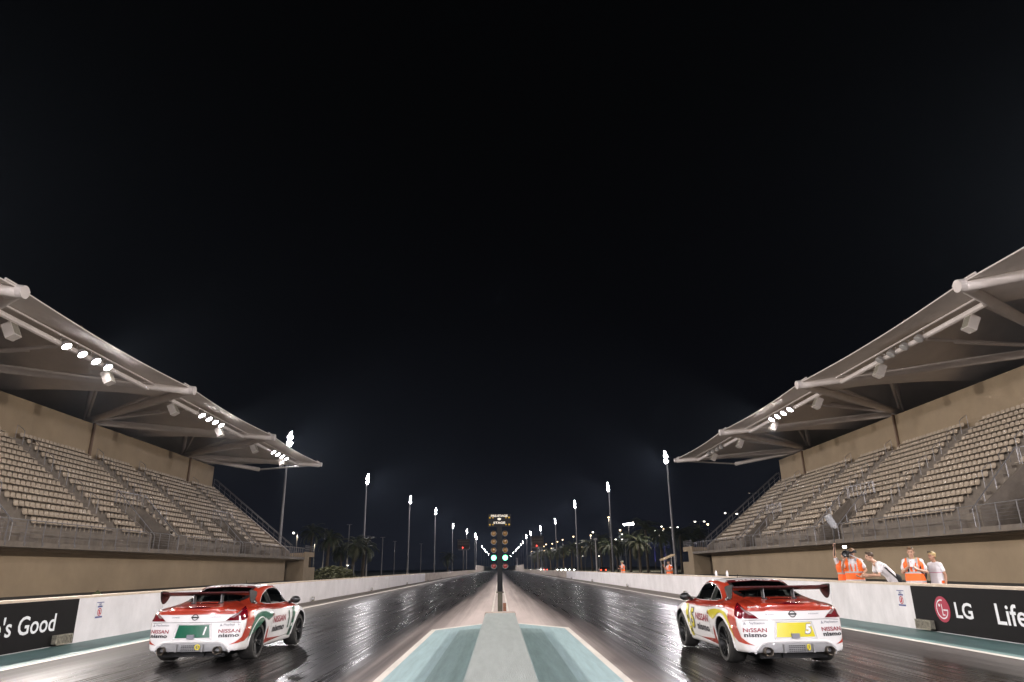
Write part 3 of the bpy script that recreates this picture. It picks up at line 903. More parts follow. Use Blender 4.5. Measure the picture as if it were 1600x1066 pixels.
def bush(name, cx, cy, sxx, syy, h, label, mat, n, group=None, seed=1):
    rnd = random.Random(seed)
    t = thing(name, label, name.split('_')[-1], (cx, cy, .1), 0, group)
    b = MB()
    for k in range(n):
        a = rnd.uniform(0, 2*math.pi); e = rnd.uniform(0, 1); r_ = rnd.uniform(.6, 1.03)
        p = Vector((sxx*math.cos(a)*math.cos(e*1.5)*r_, syy*math.sin(a)*math.cos(e*1.5)*r_, h*(.08+.92*math.sin(e*1.5))*r_))
        q = Matrix.Rotation(rnd.uniform(0, 6.28), 3, 'Z') @ Matrix.Rotation(rnd.uniform(0, 3.1), 3, 'X'); l = rnd.uniform(.10, .24)
        b.add([p + q @ Vector(v) for v in ((0, -l*.5, 0), (l, 0, 0), (0, l*.5, 0), (-l, 0, .02))], [(0, 1, 2, 3)])
    b.build('foliage', mat, t)
    b = MB()
    for k in range(7): b.tube([(rnd.uniform(-.3, .3)*sxx, rnd.uniform(-.3, .3)*syy, 0), (rnd.uniform(-.7, .7)*sxx, rnd.uniform(-.6, .6)*syy, h*.75)], [.05, .015], 5)
    b.build('stems', m_trunk, t)
x, y = at_px(524, 108); bush('clipped_hedge', x, y, 3.6, 2.2, 2.1, 'long rounded pale hedge beside the end of the left grandstand', m_leaf, 2600, seed=3)
bush('small_bush', -11.8, 21.5, .22, .3, .95, 'small spiky plant poking up behind the left barrier', m_leafd, 70, seed=4)

# fence in the dark behind the left verge
# ------------------------------------------------------------------ distant lamps
m_lampw = E('street lamp white', (1, .93, .82), 9, False)
m_lampo = E('street lamp warm', (1, .72, .42), 5, False)
m_lampb = E('blue accent light', (.10, .12, 1), 2.2, False)
m_tail = E('tail lamp', (1, .05, .02), 9, False)
m_pole2 = M('lamp post dark', (0.10, 0.10, 0.10), 0.5, .5)
def to_px(px, py, D):
    """a point D metres down the strip whose direction is the picture point (1600 wide)"""
    m = cam.matrix_world.to_3x3()
    d = m @ Vector(((px-800)/1067, -(py-533)/1067, -1))
    return Vector((0, 0, H_EYE)) + d*(D/d.y)
def street_lamp(px, py, D, label, group, style, mat=None, sz=.28, glow=0):
    p = to_px(px, py, D)
    t = thing('street_lamp', label, 'street lamp', (p.x, p.y, 0), 0, group)
    h = p.z
    b = MB().tube([(0, 0, 0), (0, 0, h)], [.11, .06], 7)
    mat = mat or m_lampw
    if style == 'double':
        b.tube([(-1.3, 0, h), (1.3, 0, h)], .05, 5); b.build('pole', m_pole2, t)
        for s in (-1, 1):
            hd = MB().box((s*1.25-.42, -.16, h), (s*1.25+.42, .16, h+.14)).build('lamp_head', m_lampcase, t)
            MB().ball((s*1.25, -.05, h-.02), sz, 8, 6, sc=(1.25, .7, .55)).build('lamp_glass', mat, hd)
    elif style == 'single':
        b.tube([(0, 0, h), (-.9, 0, h+.1)], .05, 5); b.build('pole', m_pole2, t)
        hd = MB().box((-1.2, -.14, h+.05), (-.7, .14, h+.2)).build('lamp_head', m_lampcase, t)
        MB().ball((-.95, -.04, h+.02), sz, 8, 6, sc=(1.0, .8, .7)).build('lamp_glass', mat, hd)
    else:                   # lantern: bowl lamp
        b.build('pole', m_pole2, t)
        hd = MB().lathe([(.05, .42), (.45, .30), (.48, .26), (.05, .24)], Matrix.Translation((0, 0, h)), 10).build('lamp_head', m_lampcase, t)
        b = MB(); b.lathe([(.02, -.26), (.16, -.18), (.27, .0), (.32, .22), (.02, .22)], Matrix.Translation((0, 0, h)), 10); b.build('lamp_glass', mat, hd, True)
    if glow:
        ld = bpy.data.lights.new('street_lamp_glow', 'SPOT'); ld.energy = glow; ld.color = (1, .86, .66); ld.spot_size = R(160); ld.shadow_soft_size = .3
        o = bpy.data.objects.new('street_lamp_glow', ld); COL.objects.link(o); o.parent = t; o.location = (-.9, 0, h-.4)
for i, (px, py, D, st, mt, sz) in enumerate((
    (465, 833, 170, 'single', None, .34), (492, 847, 190, 'single', None, .28), (553, 884, 108, 'single', None, .10),
    (931, 832, 230, 'single', None, .34), (951, 809, 260, 'lantern', m_lampo, 0), (969, 829, 250, 'lantern', m_lampo, 0), (976, 835, 260, 'single', None, .3), (967, 843, 270, 'double', None, .30),
    (992, 816, 300, 'single', None, .36), (1030, 829, 220, 'double', None, .30), (1038, 823, 240, 'single', None, .30), (1037, 827, 250, 'lantern', m_lampo, 0), (1053, 824, 240, 'double', None, .28),
    (1093, 815, 190, 'double', None, .26), (1106, 820, 200, 'lantern', m_lampo, 0), (1139, 802, 170, 'single', None, .26), (1158, 803, 200, 'double', None, .30), (1176, 771, 260, 'double', m_lampo, .10),
    (951, 847, 300, 'double', None, .26), (934, 842, 280, 'single', None, .25), (963, 864, 200, 'single', m_lampo, .2), (913, 855, 300, 'single', m_lampo, .35),
    (896, 839, 320, 'lantern', m_lampo, 0), (879, 844, 360, 'lantern', m_lampo, 0), (871, 847, 380, 'lantern', m_lampo, 0), (863, 850, 400, 'lantern', m_lampo, 0), (850, 851, 430, 'double', m_lampo, .5),
    (852, 854, 420, 'single', m_lampo, .5), (853, 861, 380, 'single', m_lampo, .55), (833, 862, 420, 'single', m_lampo, .45), (893, 860, 330, 'single', m_lampo, .22), (864, 857, 400, 'single', m_lampo, .3), (903, 849, 330, 'single', None, .25),
    (923, 837, 300, 'lantern', m_lampo, 0), (914, 869, 300, 'single', None, .2), (940, 869, 260, 'single', None, .2))):
    side = 'left' if px < 781 else 'right'
    row = {'single': 'small single street lamp glowing in the dark beyond the %s barrier' % side, 'double': 'twin headed white street lamp beyond the %s barrier' % side, 'lantern': 'warm lantern street lamp glowing beyond the %s barrier' % side}[st]
    street_lamp(px, py, D, row, st + ' street lamps beyond the %s barrier' % side, st, mt, (sz or .3)*.8, 6000 if (px in (465, 492, 976, 1030, 940, 879, 1037, 923) or (px, py) == (951, 809)) else 0)
# a distant bank of floodlights on a wide head
p = to_px(982, 820, 250)
t = thing('floodlight_mast', 'distant mast with a wide bright bank of floodlights above the right palms', 'floodlight mast', (p.x, p.y, 0))
MB().tube([(0, 0, 0), (0, 0, p.z)], [.3, .12], 8).build('pole', m_mast, t)
MB().box((-1.8, -.1, p.z-.08), (1.8, .1, p.z+.08)).build('crossarm', m_mast, t)
for k in range(5):
    MB().ball((-1.5+.75*k, -.25, p.z+.05*k), .38, 8, 6, sc=(1, .5, .9)).build('lamp_glass', m_flood, t)
# unlit masts lost in the dark on the left
for i, (px, py, D) in enumerate(((546, 820, 190), (508, 826, 210), (575, 838, 205), (598, 840, 220), (617, 846, 260), (658, 850, 300))):
    p = to_px(px, py, D)
    t = thing('dark_lamp_post', 'thin unlit lamp post lost in the dark beyond the left barrier', 'lamp post', (p.x, p.y, 0), 0, 'unlit lamp posts beyond the left barrier')
    MB().tube([(0, 0, 0), (0, 0, p.z)], [.2, .12], 7).build('pole', m_mast, t)
    MB().tube([(-.7, 0, p.z), (.7, 0, p.z)], .07, 5).build('crossarm', m_mast, t)
p = to_px(930, 836, 150)
t = thing('camera_pole', 'slim pale pole with a small head behind the right barrier', 'pole', (p.x, p.y, 0))
MB().tube([(0, 0, 0), (0, 0, p.z*.86)], [.16, .10], 8).build('pole', m_tube, t)
MB().box((-.3, -.3, p.z*.86), (.3, .3, p.z*.86+.4)).build('camera_head', m_lampcase, t)
p = to_px(808, 873, 420)
t = thing('camera_pole', 'short slim pole above the far right end wall', 'pole', (p.x, p.y, 0))
MB().tube([(0, 0, 0), (0, 0, p.z)], [.16, .10], 8).build('pole', m_tube, t); MB().box((-.8, -.2, p.z), (.3, .2, p.z+.3)).build('camera_head', m_lampcase, t)
# blue lit trees far right
for i, (px, py, D) in enumerate(((1022, 849, 320), (1038, 851, 330), (1082, 846, 300), (1090, 843, 310))):
    p = to_px(px, py, D)
    t = thing('blue_lit_tree', 'far tree washed in blue light behind the right palms', 'tree', (p.x, p.y, 0), 0, 'blue lit trees far behind the right palms')
    rnd = random.Random(200+i); b = MB()
    for k in range(420):
        a = rnd.uniform(0, 6.28); e = rnd.uniform(-1, 1); r_ = rnd.uniform(.5, 1)**.5
        q = Vector((2.9*math.cos(a)*math.sqrt(1-e*e)*r_, 2.9*math.sin(a)*math.sqrt(1-e*e)*r_, p.z + 1.6*e*r_ + rnd.uniform(-.4, .4)))
        l = rnd.uniform(.18, .4); mm = Matrix.Rotation(rnd.uniform(0, 6), 3, 'Z') @ Matrix.Rotation(rnd.uniform(0, 3), 3, 'X')
        b.add([q + mm @ Vector(v) for v in ((0, -l, 0), (l, 0, 0), (0, l, 0), (-l, 0, 0))], [(0, 1, 2, 3)])
    b.build('crown', m_leafd, t)
    MB().tube([(0, 0, 0), (0, 0, p.z)], [.25, .12], 7).build('trunk', m_trunk, t)
    ld = bpy.data.lights.new('blue_uplight', 'SPOT'); ld.energy = 9000; ld.color = (.08, .10, 1); ld.spot_size = R(70); ld.shadow_soft_size = .2
    o = bpy.data.objects.new('blue_uplight', ld); COL.objects.link(o); o.parent = t; o.location = (0, -7, .5); o.rotation_euler = (Vector((0, 7, p.z-.5))).to_track_quat('-Z', 'Y').to_euler()

# ------------------------------------------------------------------ far parked cars behind the right barrier
m_far = M('dark car paint', (0.05, 0.05, 0.055), 0.3, .2, coat=.6)
m_farw = M('white car paint', (0.5, 0.5, 0.5), 0.3, 0, coat=.6)
m_tyre0 = M('far tyre', (0.015, 0.015, 0.015), 0.9)
m_hl = E('head lamp', (1, .95, .88), 22, False)
m_glass_far = M('far car glass', (0.01, 0.012, 0.014), 0.08)
def far_car(px, py, D, rz, mat, label, lamp, group):
    p = to_px(px, py, D)
    t = thing('parked_car', label, 'car', (p.x, p.y, 0), rz, group)
    prof = [(-2.1, .35), (-2.15, .75), (-1.9, .95), (-1.3, 1.0), (-.75, 1.42), (.55, 1.45), (1.25, 1.0), (1.9, .92), (2.15, .7), (2.12, .35)]
    MB().prism([(-.86, y, z) for y, z in prof], (1.72, 0, 0)).build('body', mat, t)
    b = MB()
    for x in (-.868, .864): b.prism([(x, -1.05, 1.02), (x, -.65, 1.36), (x, .5, 1.38), (x, 1.0, 1.02)], (.004, 0, 0))
    b.prism([(-.75, -1.32, 1.02), (.75, -1.32, 1.02), (.68, -.80, 1.40), (-.68, -.80, 1.40)], (0, -.012, .008)); b.build('windows', m_glass_far, t)
    for x in (-.8, .8):
        for y in (-1.3, 1.35): MB().lathe([(.15, -.1), (.31, -.1), (.32, 0), (.31, .1), (.15, .1)], Matrix.Translation((x, y, .32)) @ Matrix.Rotation(R(90), 4, 'Y'), 14).build('wheel', m_tyre0, t, True)
    for x in (-.62, .62):
        MB().ball((x, -2.14, .74), .15, 8, 6).build('headlight' if lamp is m_hl else 'tail_light', lamp, t)
for i, (px, py, D, rz, mt, lamp) in enumerate(((872, 886, 260, .1, m_far, m_hl), (880, 886, 250, -.1, m_farw, m_hl), (886, 885, 255, .0, m_far, m_hl), (897, 885, 240, .2, m_far, m_hl), (852, 886, 300, 0, m_far, m_tail), (842, 886, 310, 0, m_farw, m_hl), (941, 885, 190, 0, m_far, m_tail), (827, 886, 330, 0, m_farw, m_hl))):
    far_car(px, py, D, rz, mt, 'far parked car with glowing %s beyond the right barrier' % ('headlights' if lamp is m_hl else 'red tail lights'), lamp, 'far cars with %s lights beyond the right barrier' % ('white' if lamp is m_hl else 'red'))
# shelter behind the far marshal
p = to_px(1046, 886, 68)
t = thing('shade_canopy', 'small pale slanted shade canopy behind the marshal by the right stand', 'canopy', (p.x, p.y, 0))
b = MB(); b.prism([(-.7, -.8, 2.05), (.45, -.8, 2.50), (.45, .8, 2.50), (-.7, .8, 2.05)], (0, 0, .12)); b.build('canopy_top', m_tan, t)
for x, y, h in ((-.6, -.7, 2.08), (.4, -.7, 2.45), (.4, .7, 2.45), (-.6, .7, 2.08)): MB().tube([(x, y, 0), (x, y, h)], .05, 6).build('post', m_mast, t)
# two little white bottles on the right barrier
for k, y in enumerate((34.9, 33.2)):
    t = thing('white_bottle', 'small white bottle standing on the right barrier %s' % ('nearer the grandstand end' if k == 0 else 'nearer the yellow numbered car'), 'bottle', (XB+.16, y, BZ), 0, 'bottles on the right barrier')
    MB().lathe([(.05, 0), (.055, .02), (.055, .17), (.03, .21)], None, 12).build('bottle_body', m_signw, t, True)
    MB().lathe([(.032, .21), (.032, .25)], None, 12).build('bottle_cap', m_signw, t, True)
# ------------------------------------------------------------------ race cars
m_cwhite = M('white race paint', (0.66, 0.65, 0.66), 0.35, coat=.55)
m_cred = M('red livery', (0.36, 0.034, 0.015), 0.28, coat=.9)
m_cblack = M('black livery', (0.012, 0.012, 0.013), 0.35, coat=.4)
m_cgreen = M('green livery', (0.0, 0.092, 0.048), 0.3, coat=.8)
m_cyel = M('yellow livery', (0.60, 0.52, 0.016), 0.3, coat=.8)
m_ctxtw = M('white sticker', (0.78, 0.77, 0.78), 0.35)
m_ctxtr = M('dark red sticker', (0.24, 0.008, 0.024), 0.5)
m_ctxtk = M('black sticker', (0.02, 0.018, 0.022), 0.35)
m_ctxtg = M('grey sticker', (0.22, 0.22, 0.26), 0.4)
def glass_material(name, tint):
    m = bpy.data.materials.new(name); m.use_nodes = True
    t = m.node_tree; t.nodes.clear()
    o = t.nodes.new('ShaderNodeOutputMaterial'); mx = t.nodes.new('ShaderNodeMixShader'); fr = t.nodes.new('ShaderNodeFresnel')
    a = t.nodes.new('ShaderNodeBsdfTransparent'); g = t.nodes.new('ShaderNodeBsdfGlossy')
    a.inputs['Color'].default_value = (*tint, 1); g.inputs['Roughness'].default_value = .02; fr.inputs[0].default_value = 1.5
    t.links.new(fr.outputs[0], mx.inputs[0]); t.links.new(a.outputs[0], mx.inputs[1]); t.links.new(g.outputs[0], mx.inputs[2]); t.links.new(mx.outputs[0], o.inputs[0])
    return m
m_glass = glass_material('tinted car glass', (.58, .62, .60))
m_cabin = M('cabin lining', (0.012, 0.012, 0.012), 0.9)
m_cage = M('roll cage tube', (0.06, 0.06, 0.065), 0.5)
m_seam = M('panel gap', (0.06, 0.055, 0.055), 0.7)
m_tail = M('tail light red glass', (0.12, 0.002, 0.008), 0.08, coat=1.0)
m_tailc = M('tail light clear glass', (0.30, 0.22, 0.22), 0.15, .3, coat=1.0)
m_dif = M('grey diffuser', (0.24, 0.24, 0.25), 0.45, coat=.3)
m_exh = M('burnt exhaust steel', (0.13, 0.11, 0.09), 0.35, .9)
m_tyre = M('race tyre rubber', (0.022, 0.021, 0.020), 0.75, noise=(9, .7, 1.5))
m_rim = M('black alloy rim', (0.018, 0.018, 0.019), 0.35, .5)
m_hub = M('brake steel', (0.20, 0.19, 0.18), 0.4, .8)
m_carbon = M('black carbon wing', (0.014, 0.013, 0.014), 0.35, coat=.3)
m_wingred = M('dark red wing face', (0.05, 0.006, 0.007), 0.3, coat=.6)
m_alu = M('wing strut aluminium', (0.30, 0.30, 0.31), 0.35, .8)

STN = [  # y     zb   ws   wm   zm   wsh  zsh  wgb  zgb  wr   zr    zc
    (2.18, 0.24, 0.4, 0.46, 0.45, 0.43, 0.55, 0.4, 0.575, 0.25, 0.6, 0.61),
    (2.08, 0.2, 0.62, 0.7, 0.47, 0.66, 0.61, 0.58, 0.64, 0.35, 0.665, 0.68),
    (1.78, 0.17, 0.77, 0.865, 0.54, 0.82, 0.735, 0.7, 0.77, 0.42, 0.775, 0.785),
    (1.27, 0.17, 0.81, 0.915, 0.62, 0.865, 0.845, 0.74, 0.865, 0.44, 0.845, 0.835),
    (0.98, 0.17, 0.81, 0.9, 0.62, 0.845, 0.875, 0.76, 0.9, 0.5, 0.905, 0.905),
    (0.72, 0.17, 0.81, 0.885, 0.62, 0.835, 0.885, 0.77, 0.92, 0.63, 1, 1.04),
    (0.36, 0.17, 0.81, 0.88, 0.62, 0.83, 0.89, 0.78, 0.925, 0.64, 1.185, 1.235),
    (0, 0.17, 0.81, 0.88, 0.62, 0.83, 0.895, 0.773, 0.93, 0.615, 1.285, 1.33),
    (-0.35, 0.17, 0.81, 0.885, 0.63, 0.84, 0.905, 0.775, 0.935, 0.595, 1.282, 1.325),
    (-0.7, 0.17, 0.82, 0.905, 0.64, 0.86, 0.92, 0.755, 0.95, 0.555, 1.228, 1.268),
    (-1, 0.18, 0.84, 0.92, 0.66, 0.88, 0.935, 0.725, 0.965, 0.515, 1.14, 1.175),
    (-1.28, 0.19, 0.85, 0.925, 0.68, 0.885, 0.94, 0.705, 0.97, 0.515, 1.068, 1.108),
    (-1.55, 0.2, 0.85, 0.915, 0.68, 0.87, 0.93, 0.695, 0.965, 0.525, 1.012, 1.048),
    (-1.78, 0.21, 0.835, 0.89, 0.66, 0.845, 0.905, 0.68, 0.945, 0.49, 0.978, 0.998),
    (-1.9, 0.215, 0.82, 0.87, 0.64, 0.82, 0.87, 0.69, 0.925, 0.48, 0.955, 0.97),
]
def cat(p0, p1, p2, p3, t):
    return .5*((2*p1) + (-p0+p2)*t + (2*p0-5*p1+4*p2-p3)*t*t + (-p0+3*p1-3*p2+p3)*t**3)
def interp(tab, n):
    res = []
    for i in range(len(tab)-1):
        a, b, c, d = tab[max(i-1, 0)], tab[i], tab[i+1], tab[min(i+2, len(tab)-1)]
        for k in range(n):
            t = k/n
            res.append(tuple(cat(a[q], b[q], c[q], d[q], t) for q in range(len(b))))
    res.append(tab[-1])
    return res
def half_section(s):
    y, zb, ws, wm, zm, wsh, zsh, wgb, zgb, wr, zr, zc = s
    return [(0, zb), (ws*.5, zb), (ws-.09, zb), (ws-.015, zb+.03), (ws+.012, zb+.10), (wm-.018, zm-.15), (wm, zm), (wm-.006, zm+.09), (wsh+.018, zsh-.09), (wsh, zsh-.03), (wsh-.03, zsh),
            (wgb+.02, zgb-.012), (wgb, zgb), (wgb*.66+wr*.34, zgb*.66+zr*.34), (wgb*.3+wr*.7, zgb*.28+zr*.72), (wr+.015, zr-.012), (wr-.05, zr+.014), (wr*.5, (zr*.3+zc*.7)), (0, zc)]
def car_body_mesh():
    st = interp(STN, 5)
    rings = []
    for s in st:
        h = half_section(s)
        hp = interp([(x, z) for x, z in h], 3)
        y = s[0]
        ring = [Vector((x, y - (.10*(1-(x/.92)**2) if False else 0), z)) for x, z in hp] + [Vector((-x, y, z)) for x, z in reversed(hp[1:-1])]
        rings.append(ring)
    n = len(rings[0])
    last = rings[-1]
    # rear fascia: the last section folds over into a bulged face that leans back towards the bumper
    def tail(sc, dy):
        r = []
        for p in last:
            z = .60 + (p.z-.60)*sc
            x = p.x*sc
            lean = .10*max(0, (.93-z)/.6)**.8
            bul = .16*(1-min(1, abs(x)/.90)**2.2)
            lipc = .02 if z > .9 else 0
            r.append(Vector((x, -1.90 - dy*(lean + bul) - lipc*dy, z)))
        return r
    for sc, dy in ((.992, .35), (.975, .75), (.94, .95), (.88, 1), (.78, 1), (.66, 1), (.52, 1), (.38, 1), (.24, 1), (.10, 1)):
        rings.append(tail(sc, dy))
    # nose cap
    first = rings[0]
    nose = []
    for sc in (.5, .8, .95): nose.append([Vector((p.x*sc, 2.18 + .05*(1-sc), .45 + (p.z-.45)*sc)) for p in first])
    rings = nose + rings
    bm = bmesh.new()
    vv = [[bm.verts.new(p) for p in r] for r in rings]
    for i in range(len(vv)-1):
        for k in range(n):
            k2 = (k+1) % n
            bm.faces.new((vv[i][k], vv[i][k2], vv[i+1][k2], vv[i+1][k]))
    bm.faces.new(vv[0]); bm.faces.new(list(reversed(vv[-1])))
    bmesh.ops.recalc_face_normals(bm, faces=bm.faces)
    return bm
YR, YFR, ZW, RW = -1.28, 1.27, .335, .335
SIDE_GLASS = [[(.80, .955), (.55, 1.10), (.30, 1.205), (.02, 1.25), (-.22, 1.245), (-.36, 1.215), (-.36, .955), (.2, .945)],
              [(-.395, 1.20), (-.60, 1.125), (-.83, .995), (-.72, .965), (-.395, .957)]]
TOP_GLASS = [[(-.53, -1.44), (-.56, -1.10), (-.50, -.60), (0, -.56), (.50, -.60), (.56, -1.10), (.53, -1.44), (.38, -1.54), (0, -1.58), (-.38, -1.54)],
             [(-.60, .80), (-.52, .42), (.52, .42), (.60, .80), (.68, .97), (-.68, .97)]]
TOP_GLASS[0] = [(x, y) for x, y in TOP_GLASS[0]]
def shrink(poly, k):
    cx = sum(p[0] for p in poly)/len(poly); cy = sum(p[1] for p in poly)/len(poly)
    return [(cx+(p[0]-cx)*k, cy+(p[1]-cy)*k) for p in poly]
def make_bodies():
    bm = car_body_mesh()
    bvh = BVHTree.FromBMesh(bm)
    me = bpy.data.meshes.new('body'); bm.to_mesh(me); bm.free()
    o = bpy.data.objects.new('body_raw', me); COL.objects.link(o)
    cutters = []
    for y in (YR, YFR):
        for s in (-1, 1):
            q = MB()
            q.lathe([(.395, .62), (.395, 1.2)], Matrix.Translation((0, y, ZW+.005)) @ Matrix.Rotation(R(90*s), 4, 'Y'), 48)
            c = q.build('cut', m_cblack); cutters.append(c)
            md = o.modifiers.new('b', 'BOOLEAN'); md.operation = 'DIFFERENCE'; md.solver = 'EXACT'; md.object = c
    # hollow cabin and window openings
    def cut(q):
        c = q.build('cut', m_cblack, weld=True); cutters.append(c)
        md = o.modifiers.new('b', 'BOOLEAN'); md.operation = 'DIFFERENCE'; md.solver = 'EXACT'; md.object = c
    q = MB(); rings = []
    for s in interp(STN[3:12], 3):
        y, zb, ws, wm, zm, wsh, zsh, wgb, zgb, wr, zr, zc = s
        if y > .80 or y < -1.27: continue
        h = [(0, .42), (wgb-.06, .42), (wgb-.05, zgb-.04), (wr-.035, zr-.045), (wr*.5, zc*.6+zr*.4-.045), (0, zc-.045)]
        rings.append([Vector((x, y, z)) for x, z in h] + [Vector((-x, y, z)) for x, z in reversed(h[1:-1])])
    n = len(rings[0]); q.v = [p for r in rings for p in r]
    q.f = [(i*n+k, i*n+(k+1) % n, (i+1)*n+(k+1) % n, (i+1)*n+k) for i in range(len(rings)-1) for k in range(n)] + [tuple(range(n)), tuple(range((len(rings)-1)*n, len(rings)*n))]
    q.mi = [0]*len(q.f); cut(q)
    for sx in (-1, 1):
        for poly in SIDE_GLASS: cut(MB().prism([(sx*.42, y, z) for y, z in shrink(poly, .975)], (sx*.6, 0, 0)))
    for poly in TOP_GLASS: cut(MB().prism([(x, y, .90) for x, y in shrink(poly, .965)], (0, 0, .6)))
    dg = bpy.context.evaluated_depsgraph_get()
    me2 = bpy.data.meshes.new_from_object(o.evaluated_get(dg))
    for c in cutters + [o]:
        d = c.data; bpy.data.objects.remove(c); bpy.data.meshes.remove(d)
    def BVH_IN(c):
        hit = bvh.find_nearest(c); return (hit[0]-c).length
    me2.materials.clear()
    me2.materials.append(m_cwhite); me2.materials.append(m_cblack)
    for p in me2.polygons:
        c = p.center
        inw = any(math.hypot(c.y-y, c.z-ZW-.005) < .3935 and abs(c.x) > .60 and abs(c.x) < .95 for y in (YR, YFR)) and (abs(p.normal.x) > .9 or True)
        rad = any(abs(math.hypot(c.y-y, c.z-ZW-.005)-.395) < .006 and abs(p.normal.x) < .3 for y in (YR, YFR))
        under = p.normal.z < -.8 and c.z < .3
        flat = abs(abs(c.x)-.62) < .004 and abs(p.normal.x) > .95
        cab = abs(c.x) < .74 and -1.62 < c.y < .82 and c.z > .41 and (BVH_IN(c) > .012)
        p.material_index = 1 if (rad or under or flat or cab) else 0
        p.use_smooth = True
    try: me2.set_sharp_from_angle(angle=R(42))
    except Exception: pass
    return me2, bvh
BODY, BVH = make_bodies()

class View:
    """flat drawing plane laid onto the body: a, b in the plane, d the direction of projection"""
    def __init__(s, o, u, v):
        s.o = Vector(o); s.u = Vector(u).normalized(); s.v = Vector(v).normalized(); s.d = -(s.u.cross(s.v)).normalized()
def side_view(sx):     # a runs along the car in reading direction, b is height
    return View((sx*3, 0, 0), (0, sx, 0), (0, 0, 1))
REAR = View((0, -5, 0), (1, 0, 0), (0, 0, 1))
TOP = View((0, 0, 4), (1, 0, 0), (0, 1, 0))
def corner_view(sx, ang): # seen from behind and to one side
    a = R(ang)
    return View((sx*3*math.sin(a), -3*math.cos(a), 0), (math.cos(a), sx*math.sin(a), 0), (0, 0, 1))
def lay(view, polys, name, mat, parent, off=.004, grid=.05, verts=None, faces=None, keep=None):
    bm = bmesh.new()
    if verts is not None:
        vs = [bm.verts.new((v.x, v.y, 0)) for v in verts]
        for f in faces:
            try: bm.faces.new([vs[i] for i in f])
            except Exception: pass
    else:
        for poly in polys:
            try: bm.faces.new([bm.verts.new((a, b, 0)) for a, b in poly])
            except Exception: pass
        bmesh.ops.triangulate(bm, faces=bm.faces)
    xs = [v.co.x for v in bm.verts]; ys = [v.co.y for v in bm.verts]
    for lo, hi, ax in ((min(xs), max(xs), (1, 0, 0)), (min(ys), max(ys), (0, 1, 0))):
        q = math.ceil(lo/grid)*grid
        while q < hi:
            bmesh.ops.bisect_plane(bm, geom=bm.verts[:]+bm.edges[:]+bm.faces[:], plane_co=Vector(ax)*q, plane_no=ax)
            q += grid
    dead = []
    for v in bm.verts:
        p = view.o + view.u*v.co.x + view.v*v.co.y
        hit, no, i, d = BVH.ray_cast(p, view.d)
        if hit is None:
            dead.append(v); continue
        if keep and not keep(hit, no):
            dead.append(v); continue
        if no.dot(view.d) > 0: no = -no
        v.co = hit + no*off
    bmesh.ops.delete(bm, geom=dead, context='VERTS')
    big = [f for f in bm.faces if max((e.calc_length() for e in f.edges)) > grid*4.5]
    bmesh.ops.delete(bm, geom=big, context='FACES')
    for f in bm.faces:
        f.normal_update()
        if f.normal.dot(view.d) > 0: f.normal_flip()
        f.smooth = True
    me = bpy.data.meshes.new(name); bm.to_mesh(me); bm.free()
    me.materials.append(mat)
    o = bpy.data.objects.new(name, me); COL.objects.link(o); o.parent = parent
    return o
def lay_text(view, body, a, b, width, height, name, mat, parent, bold=.02, shear=0, off=.007, space=1.0, outline=None):
    v, f = text_mesh(body, 1, bold, shear, space=space)
    v = [p + Vector((a, b, 0)) for p in fit(v, width, height)]
    return lay(view, None, name, mat, parent, off, .08, v, f)
def stripe(pts, w):
    res = []
    for p, q in zip(pts, pts[1:]):
        p = Vector(p); q = Vector(q); d = (q-p).normalized(); n = Vector((-d.y, d.x))*w/2; e = d*w*.3
        res.append([tuple(p-n-e), tuple(q-n+e), tuple(q+n+e), tuple(p+n-e)])
    return res
def arc(cx, cy, r, a0, a1, n=14):
    return [(cx + r*math.cos(R(a0+(a1-a0)*k/n)), cy + r*math.sin(R(a0+(a1-a0)*k/n))) for k in range(n+1)]
def smooth_poly(pts, n=5):
    res = []; L = len(pts)
    for i in range(L):
        a, b, c, d = [pts[(i+k) % L] for k in (-1, 0, 1, 2)]
        for k in range(n):
            t = k/n; res.append((cat(a[0], b[0], c[0], d[0], t), cat(a[1], b[1], c[1], d[1], t)))
    return res
def wheel(parent, x, y, sx, wd):
    t = MB()
    w = wd/2
    m = Matrix.Translation((x, y, ZW)) @ Matrix.Rotation(R(90*sx), 4, 'Y')
    t.lathe([(.245, -w), (.30, -w-.004), (.325, -w+.025), (RW, -w+.06), (RW, w-.06), (.325, w-.025), (.30, w+.004), (.245, w)], m, 40, closed=True)
    wh = t.build('wheel', m_tyre, parent, True)
    r = MB()
    r.lathe([(.235, -w+.01), (.247, -w+.01), (.247, w-.002), (.238, w-.002), (.232, w-.03), (.215, w-.10), (.215, -w+.02)], m, 40, closed=True)
    r.lathe([(.002, w-.055), (.05, w-.05), (.058, w-.075), (.058, w-.14), (.002, w-.14)], m, 16)
    for k in range(5):
        for da in (-9, 9):
            a = R(72*k + da)
            p0 = Vector((.045*math.cos(a), .045*math.sin(a), w-.07)); p1 = Vector((.236*math.cos(a+R(da*.15)), .236*math.sin(a+R(da*.15)), w-.028))
            r.tube([m @ p0, m @ p1], [.020, .015], 6)
    rim = r.build('rim', m_rim, wh, True)
    d = MB(); d.lathe([(.05, w-.15), (.175, w-.15), (.175, w-.175), (.05, w-.175)], m, 28, closed=True); d.build('brake_disc', m_hub, wh, True)
    q = MB(); q.lathe([(.002, w-.05), (.022, w-.049), (.020, w-.038), (.002, w-.036)], m, 12); q.build('wheel_nut', m_hub, rim, True)
    return wh
